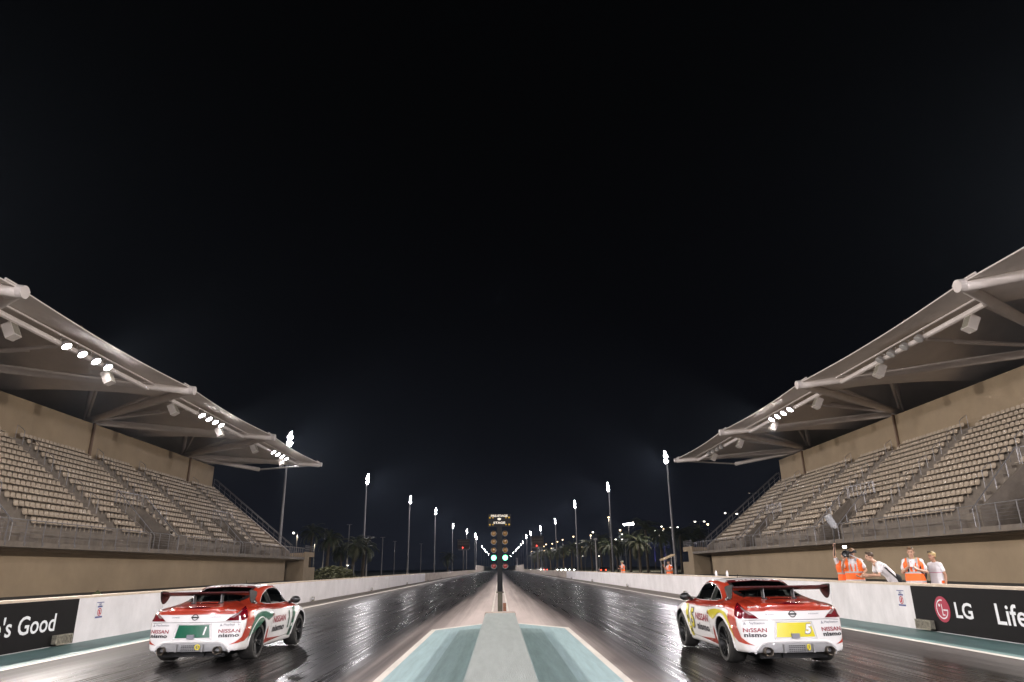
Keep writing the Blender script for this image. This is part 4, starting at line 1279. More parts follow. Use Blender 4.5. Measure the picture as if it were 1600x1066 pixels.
def race_car(loc, turn, label, accent, number, thin_num):
    t = thing('race_car', label, 'race car', loc, R(turn), 'race cars on the start line')
    body = bpy.data.objects.new('body', BODY); COL.objects.link(body); body.parent = t
    for x, y in ((.70, YR), (-.70, YR), (.70, YFR), (-.70, YFR)):
        wheel(t, (x + (.055 if x > 0 else -.055)), y, 1 if x > 0 else -1, .285 if y < 0 else .26)
    # ---- side livery
    for sx in (-1, 1):
        v = side_view(sx)
        F = lambda pts: [(sx*y, z) for y, z in pts]
        OUT = [(1.02, .905), (.80, 1.02), (.46, 1.190), (.1, 1.283), (-.35, 1.288), (-.75, 1.235), (-1.1, 1.15), (-1.45, 1.07), (-1.8, 1.0), (-1.93, .95), (-2.1, .93), (-2.1, .60), (-1.98, .40), (-1.88, .40), (-1.80, .52),
                   (-1.76, .66), (-1.70, .77), (-1.60, .845), (-1.45, .875), (-1.2, .88), (-.85, .87), (-.4, .84), (.3, .83), (1.0, .835)]
        HOLE = [(.82, .955), (.56, 1.112), (.30, 1.214), (.02, 1.256), (-.22, 1.252), (-.37, 1.228), (-.60, 1.136), (-.86, .993), (-.72, .955), (-.40, .945), (.2, .935)]
        HI = [0, 1, 2, 3, 5, 6, 7]
        strips = [F([OUT[k], OUT[k+1], HOLE[HI[k+1]], HOLE[HI[k]]]) for k in range(6)] + [F([HOLE[3], HOLE[4], HOLE[5]])]
        n_ = len(OUT)
        strips += [F([OUT[0], HOLE[0], HOLE[10], HOLE[9], OUT[n_-3], OUT[n_-2], OUT[n_-1]]), F([HOLE[9], HOLE[8], HOLE[7], OUT[n_-4], OUT[n_-3]]), F([HOLE[7]] + OUT[6:n_-3])]
        lay(v, strips, 'red_livery', m_cred, t, .008, .025, keep=lambda h, n: abs(h.x) > (.70 if h.z < .86 else .46) and n.y > -.80 and (h.z > .80 or h.y > -1.86))
        # white edged accent patch round the rear arch
        inner = arc(YR, ZW, .455, 168, 58)
        lay(v, [F([(-.46, .775), (-.7, .815), (-1.0, .838), (-1.28, .842), (-1.48, .815), (-1.60, .75), (-1.68, .64), (-1.73, .50), (-1.755, .36)] + inner + [(-.86, .66), (-.62, .70)])], 'accent_patch', accent, t, .0095, .035)
        lay(v, [F([(-.80, .56), (-.86, .46), (-.86, .24), (-.78, .24), (.28, .285), (-.70, .325), (-.735, .42)])], 'red_sill_flash', m_cred, t, .007, .05)
        st = lay(v, [F([(.93, .845), (.78, .845), (.615, .27), (.75, .26), (.80, .32), (.84, .56), (.90, .75)])], 'accent_stripe', accent, t, .009, .035)
        for zz, yy, mt in ((.60, .775, m_ctxtk), (.47, .74, m_ctxtw), (.36, .71, m_ctxtk)):
            lay(v, [F([(yy-.04, zz-.035), (yy+.035, zz-.03), (yy+.045, zz+.035), (yy-.03, zz+.035)])], 'sponsor_mark', mt, st, .012, .05)
        def T(s, y, z, w, h, nm, mt, **k): return lay_text(v, s, sx*y, z, w, h, nm, mt, t, **k)
        T('NISSAN', -.10, .645, .80, .125, 'door_lettering', m_ctxtr, bold=.018)
        T('nismo', -.10, .475, .74, .125, 'door_lettering', m_ctxtk, bold=.035, space=1.05)
        nb = T(number, .51, .60, .10 if thin_num else .19, .34, 'door_number', accent, bold=.03, shear=.12 if sx > 0 else -.0, off=.0125)
        if not thin_num: T(number, .505, .60, .225, .385, 'number_outline', m_ctxtk, bold=.075, off=.0095)
        T('/', -.45, .735, .05, .10, 'door_handle', m_ctxtk, bold=.03)
        lay(v, [F([(-.60, .735), (-.42, .775), (-.43, .75), (-.52, .715)])], 'door_flash', m_cred, t, .006, .05)
        # glass
        g = lay(v, [F(SIDE_GLASS[0])], 'side_window', m_glass, t, .006, .04)
        lay(v, [F(SIDE_GLASS[1])], 'quarter_window', m_glass, t, .006, .04)
        lay(v, [F([(-.355, .95), (-.355, 1.225), (-.40, 1.21), (-.40, .95)])], 'window_pillar', m_cblack, t, .0035, .04)
        # panel gaps
        lay(v, stripe(F([(.78, .90), (.70, .60), (.66, .30), (-.62, .27), (-.66, .45), (-.58, .72), (-.52, .88)]), .008) + stripe(F([(-.378, .95), (-.378, 1.21)]), .014), 'shut_line', m_seam, t, .0115, .05)
        # badge on the rear pillar
        bd = lay(v, [F([(-.93, 1.06), (-1.12, 1.03), (-1.20, .955), (-1.00, .975)])], 'pillar_badge', m_ctxtk, t, .011, .04)
        lay(v, [F(arc(-1.05, 1.015, .022, 0, 350, 10)), F([(-1.0, .992), (-1.12, .972), (-1.14, .962), (-1.02, .980)])], 'badge_print', m_ctxtw, bd, .014, .04)
        # arch lip
        for y in (YR, YFR):
            pts = []
            for a in range(-14, 195, 6):
                p = Vector((sx*2.5, y + .405*math.cos(R(a)), ZW + .005 + .405*math.sin(R(a))))
                hit, no, i, d = BVH.ray_cast(p, Vector((-sx, 0, 0)))
                if hit: pts.append(hit + Vector((sx*.004, 0, 0)))
            if len(pts) > 3: MB().tube(pts, .013, 6).build('arch_lip', m_cwhite, t, True)
        # mirror
        q = MB(); q.ball((sx*.965, .60, .985), 1, 14, 9, sc=(.115, .065, .075)); q.tube([(sx*.82, .64, .93), (sx*.93, .62, .965)], [.035, .028], 8)
        q.build('door_mirror', m_cblack, t, True)
        # tail light wraps the corner
        c = corner_view(sx, 28)
        def CP(x, y, z): return ((Vector((x*sx, y, z)) - c.o).dot(c.u), z)
        tl = lay(c, [[CP(.53, -2.02, .735), CP(.60, -2.0, .79), CP(.70, -1.93, .865), CP(.765, -1.85, .925), CP(.80, -1.77, .955), CP(.845, -1.83, .85), CP(.86, -1.84, .775), CP(.82, -1.91, .735)]], 'tail_light', m_tail, t, .013, .03)
        lay(c, [[CP(.60, -2.0, .785), CP(.66, -1.97, .828), CP(.735, -1.9, .885), CP(.765, -1.86, .90), CP(.72, -1.92, .84), CP(.65, -1.96, .785)]], 'light_lens', m_tailc, tl, .017, .03)
    # ---- top: hatch red, glass, roof panel, bonnet
    lay(TOP, [[(s*x, y) for x, y in ((0, -2.2), (.6, -2.2), (.92, -1.95), (.93, -1.25), (.70, -1.20), (.60, -.9), (.53, -.57), (.50, -.60), (.56, -1.10), (.53, -1.44), (.38, -1.54), (0, -1.58))] for s in (-1, 1)], 'red_hatch', m_cred, t, .0085, .025, keep=lambda h, n: h.z > .875)
    rg = lay(TOP, [TOP_GLASS[0]], 'rear_window', m_glass, t, .009, .05)
    lay(TOP, [[(-.49, -.67), (-.48, -.49), (.48, -.49), (.49, -.67), (0, -.65)]], 'sun_strip', M('sun strip dark red', (.10, .008, .01), .3, coat=.6), rg, .0125, .05)
    lay_text(TOP, 'nismo', 0, -.575, .66, .085, 'strip_lettering', m_ctxtw, rg, bold=.03, off=.016, space=1.05)
    lay(TOP, [[(-.44, .30), (-.40, -.22), (.40, -.22), (.44, .30)]], 'roof_panel', m_cblack, t, .006, .05)
    lay(TOP, [TOP_GLASS[1]], 'windscreen', m_glass, t, .0065, .05)
    lay(TOP, stripe([(-.60, .99), (-.52, 1.6), (-.40, 2.0), (.40, 2.0), (.52, 1.6), (.60, .99)], .008), 'shut_line', m_seam, t, .006, .06)
    # ---- rear
    lay(REAR, [[(-.66, .845), (.66, .845), (.80, .88), (.82, .95), (.66, .99), (-.66, .99), (-.82, .95), (-.80, .88)]], 'red_lip', m_cred, t, .0075, .025)
    for sx in (-1, 1):
        c = corner_view(sx, 35)
        def CP(x, y, z): return ((Vector((x*sx, y, z)) - c.o).dot(c.u), z)
        lay(c, [[CP(.845, -1.82, .90), CP(.88, -1.60, .86), CP(.90, -1.60, .60), CP(.875, -1.72, .47), CP(.84, -1.86, .385), CP(.62, -2.02, .335), CP(.72, -1.98, .385), CP(.80, -1.92, .46), CP(.835, -1.88, .60), CP(.85, -1.86, .73)]], 'red_corner_flash', m_cred, t, .0075, .03)
    lay(REAR, stripe([(-.80, .70), (-.58, .715), (.58, .715), (.80, .70)], .007), 'shut_line', m_seam, t, .0055, .05)
    rp = lay(REAR, [[(-.315, .46), (.315, .46), (.275, .672), (-.275, .672)]], 'number_panel', accent, t, .004, .05)
    fr = MB()
    pts = []
    for a, b in ((-.345, .445), (.345, .445), (.30, .688), (-.30, .688), (-.345, .445)):
        hit, no, i, d = BVH.ray_cast(Vector((a, -5, b)), Vector((0, 1, 0))); pts.append(hit + Vector((0, -.004, 0)))
    fr.tube(pts, .017, 6); fr.build('panel_surround', m_cwhite, t, True)
    lay_text(REAR, number, .215, .575, .055 if thin_num else .115, .135, 'rear_number', m_ctxtw, t, bold=.04, shear=.25, off=.010)
    if not thin_num: lay_text(REAR, number, .217, .573, .14, .16, 'number_outline', M('number outline', (.18, .17, .25), .4), t, bold=.075, shear=.25, off=.007)
    hit, no, i, d = BVH.ray_cast(Vector((-.02, -5, .47)), Vector((0, 1, 0)))
    MB().box((-.08, hit.y-.035, .445), (.045, hit.y+.02, .515)).build('rear_camera', m_ctxtg, t)
    # emblem: ring with a bar
    em = []
    for k in range(24):
        a0, a1 = R(15*k), R(15*(k+1)); em.append([(.058*math.cos(a0), .80+.052*math.sin(a0)), (.058*math.cos(a1), .80+.052*math.sin(a1)), (.044*math.cos(a1), .80+.038*math.sin(a1)), (.044*math.cos(a0), .80+.038*math.sin(a0))])
    em.append([(-.07, .787), (.07, .787), (.07, .813), (-.07, .813)])
    lay(REAR, em, 'emblem', m_cblack, t, .010, .06)
    for sx in (-1, 1):
        c = corner_view(sx, 16)
        def CP(x, y, z): return ((Vector((x*sx, y, z)) - c.o).dot(c.u), z)
        a0 = CP(.615, -2.0, .6)[0]
        lay_text(c, 'NISSAN', a0, .565, .37, .062, 'rear_lettering', m_ctxtr, t, bold=.02)
        lay_text(c, 'nismo', a0, .492, .35, .062, 'rear_lettering', m_ctxtk, t, bold=.04, space=1.05)
        lay_text(c, 'PlayStation', a0 + .03, .665, .27, .042, 'sponsor_lettering', m_ctxtg, t, bold=.015)
        lay(c, [[(a0-.165, .648), (a0-.130, .648), (a0-.150, .688), (a0-.158, .688)], [(a0-.175, .646), (a0-.12, .650), (a0-.12, .656), (a0-.175, .654)]], 'sponsor_mark', m_ctxtg, t, .007, .04)
    lay_text(REAR, '370Z', -.36, .80, .15, .022, 'model_lettering', m_ctxtg, t, bold=.01)
    lay_text(REAR, 'NISSAN', .36, .80, .17, .020, 'model_lettering', m_ctxtg, t, bold=.01)
    lay(REAR, [[(-.24, .945), (.24, .945), (.22, .966), (-.22, .966)]], 'brake_light', m_tail, t, .012, .05)
    lay(TOP, [[(-.26, -1.74), (.26, -1.74), (.24, -1.69), (-.24, -1.69)]], 'brake_light', M('high brake light', (.05, .004, .006), .15, coat=.8), t, .012, .05)
    # diffuser, exhausts, tow eye, brow
    df = lay(REAR, [smooth_poly([(-.64, .225), (-.60, .30), (-.50, .362), (0, .375), (.50, .362), (.60, .30), (.64, .225), (.3, .215), (-.3, .215)], 4)], 'diffuser', m_dif, t, .006, .04)
    pts = []
    for a, b in [(-.66, .222), (-.63, .30), (-.57, .36), (-.48, .392), (0, .402), (.48, .392), (.57, .36), (.63, .30), (.66, .222)]:
        hit, no, i, d = BVH.ray_cast(Vector((a, -5, b)), Vector((0, 1, 0)))
        if hit: pts.append(hit + Vector((0, -.006, 0)))
    MB().tube(pts, .024, 8).build('bumper_brow', m_cwhite, t, True)
    ms = MB()
    ybase = BVH.ray_cast(Vector((0, -5, .29)), Vector((0, 1, 0)))[0].y
    for rr in range(4):
        for cc in range(8): ms.box((-.155+cc*.034, ybase-.013, .252+rr*.026), (-.155+cc*.034+.022, ybase-.006, .252+rr*.026+.012))
    ms.build('diffuser_mesh', m_cblack, df)
    fn = MB()
    for x in (-.235, .235): fn.box((x-.012, ybase-.05, .235), (x+.012, ybase+.02, .36))
    fn.build('diffuser_fin', m_dif, df)
    tw = MB(); tw.lathe([(.030, -.006), (.046, -.006), (.046, .006), (.030, .006)], Matrix.Translation((.15, ybase-.045, .315)) @ Matrix.Rotation(R(35), 4, 'Z') @ Matrix.Rotation(R(90), 4, 'X'), 20, closed=True)
    tw.tube([(.15, ybase-.03, .315), (.15, ybase+.02, .315)], .012, 6); tw.build('tow_eye', M('tow eye yellow', (.75, .62, .03), .4), t, True)
    for x in (-.50, .50):
        e = MB(); m = Matrix.Translation((x, ybase+.10, .255)) @ Matrix.Rotation(R(90), 4, 'X')
        e.lathe([(.052, -.10), (.066, -.09), (.070, .16), (.064, .165), (.056, .16), (.050, .0), (.048, -.05)], m, 24, closed=True); ex = e.build('exhaust_pipe', m_exh, t, True)
        e = MB(); e.lathe([(.002, .02), (.056, .02), (.056, .01), (.002, .01)], m, 20); e.build('exhaust_bore', m_dark, ex)
    MB().box((-.55, -1.95, .13), (.55, -1.0, .20)).box((-.2, -2.0, .14), (.2, -1.9, .22)).build('underfloor', m_cblack, t)
    # ---- wing
    wz, wy, wh = 1.165, -1.60, .83
    prof = []
    for k in range(13):
        q = k/12; prof.append((wy+.15-.30*q, wz + .035*math.sin(math.pi*q)**.8 - .0 + .05*q*q))
    for k in range(12, -1, -1):
        q = k/12; prof.append((wy+.15-.30*q, wz - .012*math.sin(math.pi*q) + .05*q*q - .008))
    wg = MB().prism([(-wh, y, z) for y, z in prof], (2*wh, 0, 0)).build('rear_wing', m_carbon, t, True)
    MB().box((-wh+.01, wy-.156, wz+.038), (wh-.01, wy-.150, wz+.062)).build('gurney_flap', m_wingred, wg)
    for s in (-1, 1):
        ep = [(wy+.17, wz-.015), (wy+.15, wz+.05), (wy-.17, wz+.085), (wy-.185, wz+.02), (wy-.15, wz-.08), (wy-.07, wz-.145), (wy+.02, wz-.135), (wy+.12, wz-.07)]
        MB().prism([(s*wh, y, z) for y, z in smooth_poly(ep, 4)], (s*.012, 0, 0)).build('end_plate', m_carbon, wg)
        x = s*.26
        st = MB().prism([(x-.006, wy+.05, wz+.01), (x-.006, wy-.07, wz+.02), (x-.006, -1.68, .985), (x-.006, -1.57, 1.0)], (.012, 0, 0)).build('wing_strut', m_alu, wg)
        MB().box((x-.035, -1.70, .985), (x+.035, -1.56, 1.035)).build('strut_foot', m_cblack, st)
    # cabin: seats, cage, dash, wheel, black window borders
    for x in (-.36, .36):
        b = MB(); b.box((x-.22, -.42, .45), (x+.22, .12, .58)); b.prism([(x-.22, -.36, .56), (x-.22, -.50, 1.10), (x-.22, -.40, 1.13), (x-.22, -.24, .58)], (.44, 0, 0)); b.box((x-.12, -.50, 1.08), (x+.12, -.40, 1.22))
        b.build('seat', m_cabin, t)
    b = MB()
    for x in (-.46, .46): b.tube([(x, -.62, .45), (x*.98, -.62, 1.05), (x*.86, -.58, 1.17)], .022, 8); b.tube([(x*.86, -.58, 1.17), (x*.85, -1.15, .60)], .020, 8)
    b.tube([(-.40, -.58, 1.17), (.40, -.58, 1.17)], .022, 8); b.tube([(-.46, -.62, .55), (.40, -.58, 1.16)], .020, 8)
    b.build('roll_cage', m_cage, t)
    MB().box((-.66, .42, .50), (.66, .76, .90)).build('dashboard', m_cabin, t)
    MB().lathe([(.15, -.015), (.18, -.015), (.18, .015), (.15, .015)], Matrix.Translation((-.36, .30, .86)) @ Matrix.Rotation(R(70), 4, 'X'), 20, closed=True).build('steering_wheel', m_cabin, t, True)
    bd = smooth_poly(TOP_GLASS[0], 1); inn = shrink(TOP_GLASS[0], .90)
    lay(TOP, [[bd[i], bd[(i+1) % len(bd)], inn[(i+1) % len(inn)], inn[i]] for i in range(len(bd))], 'window_border', m_cblack, rg, .0105, .04)
    # rear corner intake behind the wheel and antenna
    MB().tube([(0, .25, 1.3), (0, .17, 1.40)], [.006, .004], 5).build('aerial', m_cblack, t)
    return t
race_car((-5.52+.036, 14.27+1.28, 0.006), -1.6, 'white and red race car with a green panel numbered 1 on the left lane', m_cgreen, '1', True)
race_car((4.72-.036, 12.66+1.28, 0.006), 1.6, 'white and red race car with a yellow panel numbered 5 on the right lane', m_cyel, '5', False)
# ------------------------------------------------------------------ people behind the right barrier
m_skin = M('skin', (0.46, 0.27, 0.19), 0.5)
m_skin2 = M('tanned skin', (0.38, 0.20, 0.13), 0.5)
m_lip = M('lips and eyes', (0.06, 0.025, 0.02), 0.4)
m_hair1 = M('brown hair', (0.05, 0.028, 0.016), 0.6, noise=(60, .6, 1.5))
m_hair2 = M('blond hair', (0.42, 0.30, 0.13), 0.5, noise=(50, .6, 1.3))
m_hair3 = M('fair brown hair', (0.16, 0.09, 0.045), 0.55, noise=(60, .6, 1.4))
m_vest = M('orange safety vest', (0.86, 0.135, 0.012), 0.6, bump=(25, .25))
m_refl = M('reflective tape', (0.44, 0.42, 0.42), 0.35, .2)
m_shirtw = M('white cotton', (0.66, 0.64, 0.67), 0.7, bump=(16, .3))
m_shirtr = M('red sleeve', (0.28, 0.02, 0.02), 0.7)
m_cloth = M('dark cloth', (0.016, 0.016, 0.019), 0.8, bump=(16, .3))
m_denim = M('grey trousers', (0.07, 0.07, 0.08), 0.8)
m_shoe = M('dark shoe', (0.03, 0.03, 0.03), 0.6)
m_pink = M('pink trim', (0.50, 0.25, 0.33), 0.7)

def fuse(b, name, mats, parent, voxel, pick=None, smooth=3):
    """merge overlapping volumes into one continuous surface"""
    o = b.build(name, mats[0])
    r = o.modifiers.new('r', 'REMESH'); r.mode = 'VOXEL'; r.voxel_size = voxel
    if smooth:
        s = o.modifiers.new('s', 'SMOOTH'); s.iterations = smooth; s.factor = .5
    dg = bpy.context.evaluated_depsgraph_get()
    me = bpy.data.meshes.new_from_object(o.evaluated_get(dg))
    old = o.data; bpy.data.objects.remove(o); bpy.data.meshes.remove(old)
    me.materials.clear()
    for m in mats: me.materials.append(m)
    for p in me.polygons:
        p.use_smooth = True
        if pick: p.material_index = pick(p.center)
    o = bpy.data.objects.new(name, me); COL.objects.link(o)
    if parent: o.parent = parent
    return o
def limb(b, pts, rs, n=10):
    b.tube(pts, rs, n)
    for p, r in zip(pts, rs): b.ball(p, r*.995, 10, 7)
def hand(b, wrist, d, palm, side, curl=.5, k=1.0):
    """wrist point, finger direction d, palm normal, thumb side vector"""
    d = Vector(d).normalized(); n = Vector(palm).normalized(); s = d.cross(n).normalized()*side
    w = Vector(wrist)
    for q in (-.022, 0, .022): limb(b, [w + s*q*.6, w + d*.045*k + s*q, w + d*.088*k + s*q], [.017, .016, .014], 8)
    for i, (q, L) in enumerate(((.031, .072), (.011, .082), (-.010, .077), (-.030, .060))):
        p = w + d*.085*k + s*q; a = 0; pts = [p]
        for j, f in enumerate((.45, .32, .25)):
            a += curl*(.7 + .12*i + .25*j)
            p = p + (d*math.cos(a) + n*math.sin(a))*L*f; pts.append(p)
        limb(b, pts, [.0098, .0092, .0085, .0075], 8)
    p = w + d*.03*k + s*.03; t1 = p + (d*.55 + s*.7 + n*.25).normalized()*.036; t2 = t1 + (d*.8 + s*.2 + n*.5*curl).normalized()*.032; t3 = t2 + (d*.8 - s*.15 + n*.7*curl).normalized()*.026
    limb(b, [p, t1, t2, t3], [.014, .012, .010, .0085], 8)
def person(loc, rz, label, pose, cloth, hair, skin=None, scale=1.0, group=None):
    sk = skin or m_skin
    t = thing('person', label, 'person', loc, rz, group)
    t.scale = (scale, scale, scale)
    P = dict(hip=(0, 0, .95), waist=(0, 0, 1.10), chest=(0, .0, 1.32), neck=(0, -.01, 1.48), head=(0, .03, 1.655), face=(0, 1, 0),
             ls=(-.185, 0, 1.42), rs=(.185, 0, 1.42), le=(-.25, -.03, 1.13), re=(.25, -.03, 1.13), lw=(-.25, .10, .88), rw=(.25, .10, .88),
             lk=(-.11, .04, .50), rk=(.11, .04, .50), la=(-.12, 0, .08), ra=(.12, 0, .08), lh=(0, .2, -1), rh=(0, .2, -1), lp=(1, 0, 0), rp=(-1, 0, 0), curl=.45, slim=1.0)
    P.update(pose)
    V = {k: Vector(v) for k, v in P.items() if isinstance(v, tuple)}
    ax = (V['rs']-V['ls']).normalized()
    sl = P['slim']
    def torso(b, g, lo=0.0, hi=1.0, r=1.0):
        for q in (-.105, 0, .105):
            q *= sl
            limb(b, [V['hip'] + ax*q*.95 - Vector((0, 0, lo)), V['waist'] + ax*q*.85, V['chest'] + ax*q*1.05, V['chest'].lerp(V['neck'], .55*hi) + ax*q*.95], [.105*sl*r+g, .098*sl*r+g, .112*sl*r+g, .075*r+g])
    # body
    b = MB(); torso(b, 0)
    limb(b, [V['neck'] - Vector((0, 0, .06)), V['neck'], V['head'] - Vector((0, 0, .05))], [.066, .056, .054])
    for s in 'lr':
        limb(b, [V['chest'].lerp(V['neck'], .5), V[s+'s']], [.07, .058])
        limb(b, [V[s+'s'], V[s+'s'].lerp(V[s+'e'], .5), V[s+'e'], V[s+'e'].lerp(V[s+'w'], .3), V[s+'w']], [.056, .048, .039, .040, .026])
        hp = V['hip'] + ax*(.09 if s == 'r' else -.09)*sl
        limb(b, [hp, hp.lerp(V[s+'k'], .5), V[s+'k'], V[s+'k'].lerp(V[s+'a'], .35), V[s+'a']], [.098, .078, .054, .056, .038])
        limb(b, [V[s+'a'] - Vector((0, .04, .03)), V[s+'a'] + Vector((0, .17, -.045))], [.036, .028])
        hand(b, V[s+'w'], V[s+'h'], V[s+'p'], 1 if s == 'l' else -1, P['curl'])
    f = V['face'].normalized(); hr = f.cross(Vector((0, 0, 1))).normalized(); hu = hr.cross(f).normalized(); H = V['head']
    def hp_(x, y, z): return H + hr*x + f*y + hu*z
    hm = Matrix((hr, f, hu)).transposed().to_4x4(); hm.translation = H
    def hball(bb, c, r, sc):
        q = MB(); q.ball((0, 0, 0), r, 16, 10, sc=sc); mm = hm @ Matrix.Translation(c); bb.add([mm @ v for v in q.v], q.f)
    hball(b, (0, -.012, .025), 1, (.077, .098, .095)); hball(b, (0, .018, -.045), 1, (.060, .072, .075)); hball(b, (0, .045, -.085), 1, (.034, .036, .028))
    b.tube([hp_(0, .085, .02), hp_(0, .112, -.022), hp_(0, .09, -.034)], [.009, .016, .010], 8)
    hball(b, (0, .082, .035), 1, (.055, .014, .010)); hball(b, (0, .082, -.060), 1, (.026, .012, .010))
    for s in (-1, 1): hball(b, (s*.078, -.01, -.01), 1, (.012, .022, .032))
    hl = hm.inverted()
    def pick(c):
        q = hl @ c
        if q.y > .055 and (abs(abs(q.x)-.030) < .014 and abs(q.z-.012) < .008): return 1
        if q.y > .06 and abs(q.x) < .024 and abs(q.z+.060) < .005: return 1
        return 0
    body = fuse(b, 'body', [sk, m_lip], t, .0085, pick, 2)
    # hair
    if hair:
        hb = MB(); mat, style = hair
        hball(hb, (0, -.022, .045), 1, (.086, .103, .092))
        if style == 'bun': hball(hb, (0, -.115, .055), 1, (.045, .04, .045)); hball(hb, (0, -.04, .0), 1, (.083, .08, .085))
        if style == 'quiff': hball(hb, (0, .045, .115), 1, (.055, .045, .03)); 
        if style == 'cap':
            hball(hb, (0, .11, .055), 1, (.065, .06, .012)); 
        o = fuse(hb, 'cap' if style == 'cap' else 'hair', [mat], t, .009, None, 2)
        bm = bmesh.new(); bm.from_mesh(o.data)     # keep the face clear
        kill = [v for v in bm.verts if (lambda q: q.z < (.058 if abs(q.x) < .058 else .0) - max(0, -q.y)*.9 and (q.y > -.035 if abs(q.x) < .058 else q.y > .012 or q.z < -.03) and style != 'cap' or q.z < .035 and style == 'cap' and q.y > -.2 or q.z < -.075)(hl @ v.co)]
        bmesh.ops.delete(bm, geom=kill, context='VERTS'); bm.to_mesh(o.data); bm.free()
    # clothes
    up = (V['neck']-V['hip']); upn = up.normalized(); Lh = up.length
    def tz(c): return (c - V['hip']).dot(upn)
    for kind, mat, *rest in cloth:
        b = MB()
        if kind == 'trousers':
            for s in 'lr':
                hp = V['hip'] + ax*(.09 if s == 'r' else -.09)*sl
                limb(b, [hp, hp.lerp(V[s+'k'], .5), V[s+'k'], V[s+'a'] + Vector((0, 0, .03))], [.115, .094, .074, .066])
            for q in (-.1, 0, .1): limb(b, [V['hip'] + ax*q*sl - Vector((0, 0, .03)), V['hip'] + ax*q*sl + Vector((0, 0, .05))], [.12*sl, .118*sl])
            fuse(b, 'trousers', [mat], t, .012)
            for s in 'lr':
                q = MB(); limb(q, [V[s+'a'] - Vector((0, .05, .035)), V[s+'a'] + Vector((0, .06, -.03)), V[s+'a'] + Vector((0, .18, -.045))], [.048, .045, .034]); fuse(q, 'shoe', [m_shoe], t, .012)
        elif kind == 'shirt':
            torso(b, .024, rest[2] if len(rest) > 2 else .04)
            for s in 'lr': limb(b, [V['chest'].lerp(V['neck'], .5), V[s+'s'], V[s+'s'].lerp(V[s+'e'], rest[0] if rest else .62)], [.088, .076, .066])
            o = fuse(b, 'shirt', [mat, m_cloth, m_pink], t, .011, (lambda c: rest[1](c) if len(rest) > 1 else 0))
        elif kind == 'vest':
            torso(b, .040, .10)
            def vp(c):
                z = tz(c)
                if -.06 < z < -.01 or .17 < z < .22: return 1
                q = (c - V['chest']).dot(ax)
                if z > .22 and .075 < abs(q) < .12: return 1
                return 0
            o = fuse(b, 'safety_vest', [mat, m_refl], t, .012, vp)
            bm = bmesh.new(); bm.from_mesh(o.data)
            fw = ax.cross(Vector((0, 0, 1))); fw = -fw if fw.y < 0 else fw
            kill = [v for v in bm.verts if (lambda z, q, y: (z > .20 and abs(q) < .035*(z-.20)/.2+.008 and y > 0) or (z > .44 and abs(q) < .075) or (z > .30 and abs(q) > .19 and False))(tz(v.co), (v.co-V['chest']).dot(ax), (v.co-V['chest']).y)]
            bmesh.ops.delete(bm, geom=kill, context='VERTS'); bm.to_mesh(o.data); bm.free()
        elif kind == 'tied':
            for q in (-.11, 0, .11): limb(b, [V['hip'] + ax*q*sl + Vector((0, 0, -.07)), V['hip'] + ax*q*sl + Vector((0, 0, .03))], [.128*sl, .120*sl])
            fuse(b, 'tied_vest', [mat, m_refl], t, .012, lambda c: 1 if -.05 < tz(c) < -.015 else 0)
        elif kind == 'sunglasses':
            for s in (-1, 1): hball(b, (s*.034, .055, .118), 1, (.030, .016, .020))
            b.tube([hp_(-.07, .02, .115), hp_(0, .072, .122), hp_(.07, .02, .115)], .006, 6)
            b.build('sunglasses', mat, t, True)
        elif kind == 'lanyard':
            b.tube([hp_(-.06, -.03, -.14), V['chest'] + Vector((0, .14, .0)), hp_(.06, -.03, -.14)], .008, 5); b.build('lanyard', mat, t)
    return t
def ground_at(px, Y, z=.13):
    p = to_px(px, 900, Y); return (p.x, Y, z)
# camera operator, facing the track, camera on the shoulder
PX = ground_at(1336, 21.9)
cam_p = person(PX, R(150), 'camera operator in orange vest holding a large video camera to the eye', dict(head=(-.02, .03, 1.70), neck=(0, -.01, 1.52), chest=(0, 0, 1.36), ls=(-.2, 0, 1.46), rs=(.2, 0, 1.46), face=(0, 1, -.05),
        re=(.30, .16, 1.24), rw=(.20, .40, 1.48), rh=(-.4, .6, .5), rp=(-.8, .2, 0), le=(-.33, .08, 1.20), lw=(-.17, .32, 1.02), lh=(.6, .7, .1), lp=(.2, .2, 1), slim=1.12),
        [('trousers', m_denim), ('shirt', m_shirtw), ('vest', m_vest)], (m_hair3, 'short'), m_skin2, 1.03)
fwd = Matrix.Rotation(R(150), 4, 'Z')
def local(o, v): return Vector(o.location) + fwd @ (Vector(v)*1.03)
vc = thing('video_camera', 'black shoulder video camera with a lit lamp on top held by the operator', 'video camera', tuple(local(cam_p, (.13, .16, 1.66))), R(150))
b = MB().box((-.07, -.20, -.10), (.07, .22, .10)); b.box((-.05, -.24, -.06), (.05, -.20, .06)); b.box((-.10, -.14, .02), (-.07, .06, .09)); b.box((-.012, -.12, .13), (.012, .16, .15)); b.box((-.012, -.10, .10), (.012, -.07, .13)); b.box((-.012, .11, .10), (.012, .14, .13)); b.build('camera_body', m_cblack, vc)
b = MB(); b.lathe([(.05, .20), (.055, .30), (.075, .32), (.095, .44), (.088, .44), (.06, .34), (.002, .33)], Matrix.Rotation(R(-90), 4, 'X'), 20); b.build('lens_hood', m_cblack, vc, True)
b = MB(); b.tube([(-.09, .10, .03), (-.26, .10, .07)], .03, 8); b.box((-.30, .04, .03), (-.22, .17, .11)); b.build('viewfinder', m_cblack, vc)
b = MB().box((-.06, .10, .17), (.06, .20, .25)); b.tube([(0, .14, .14), (0, .14, .18)], .015, 6); l_ = b.build('lamp_housing', m_cblack, vc)
MB().box((-.052, .20, .178), (.052, .206, .242)).build('lamp_glass', E('camera lamp', (1, .98, .95), 12), l_)
b = MB(); b.tube([(-.10, .20, -.02), (-.30, .26, -.12), (-.46, .30, -.20)], .013, 6); b.build('handle_rod', m_shirtw, vc)
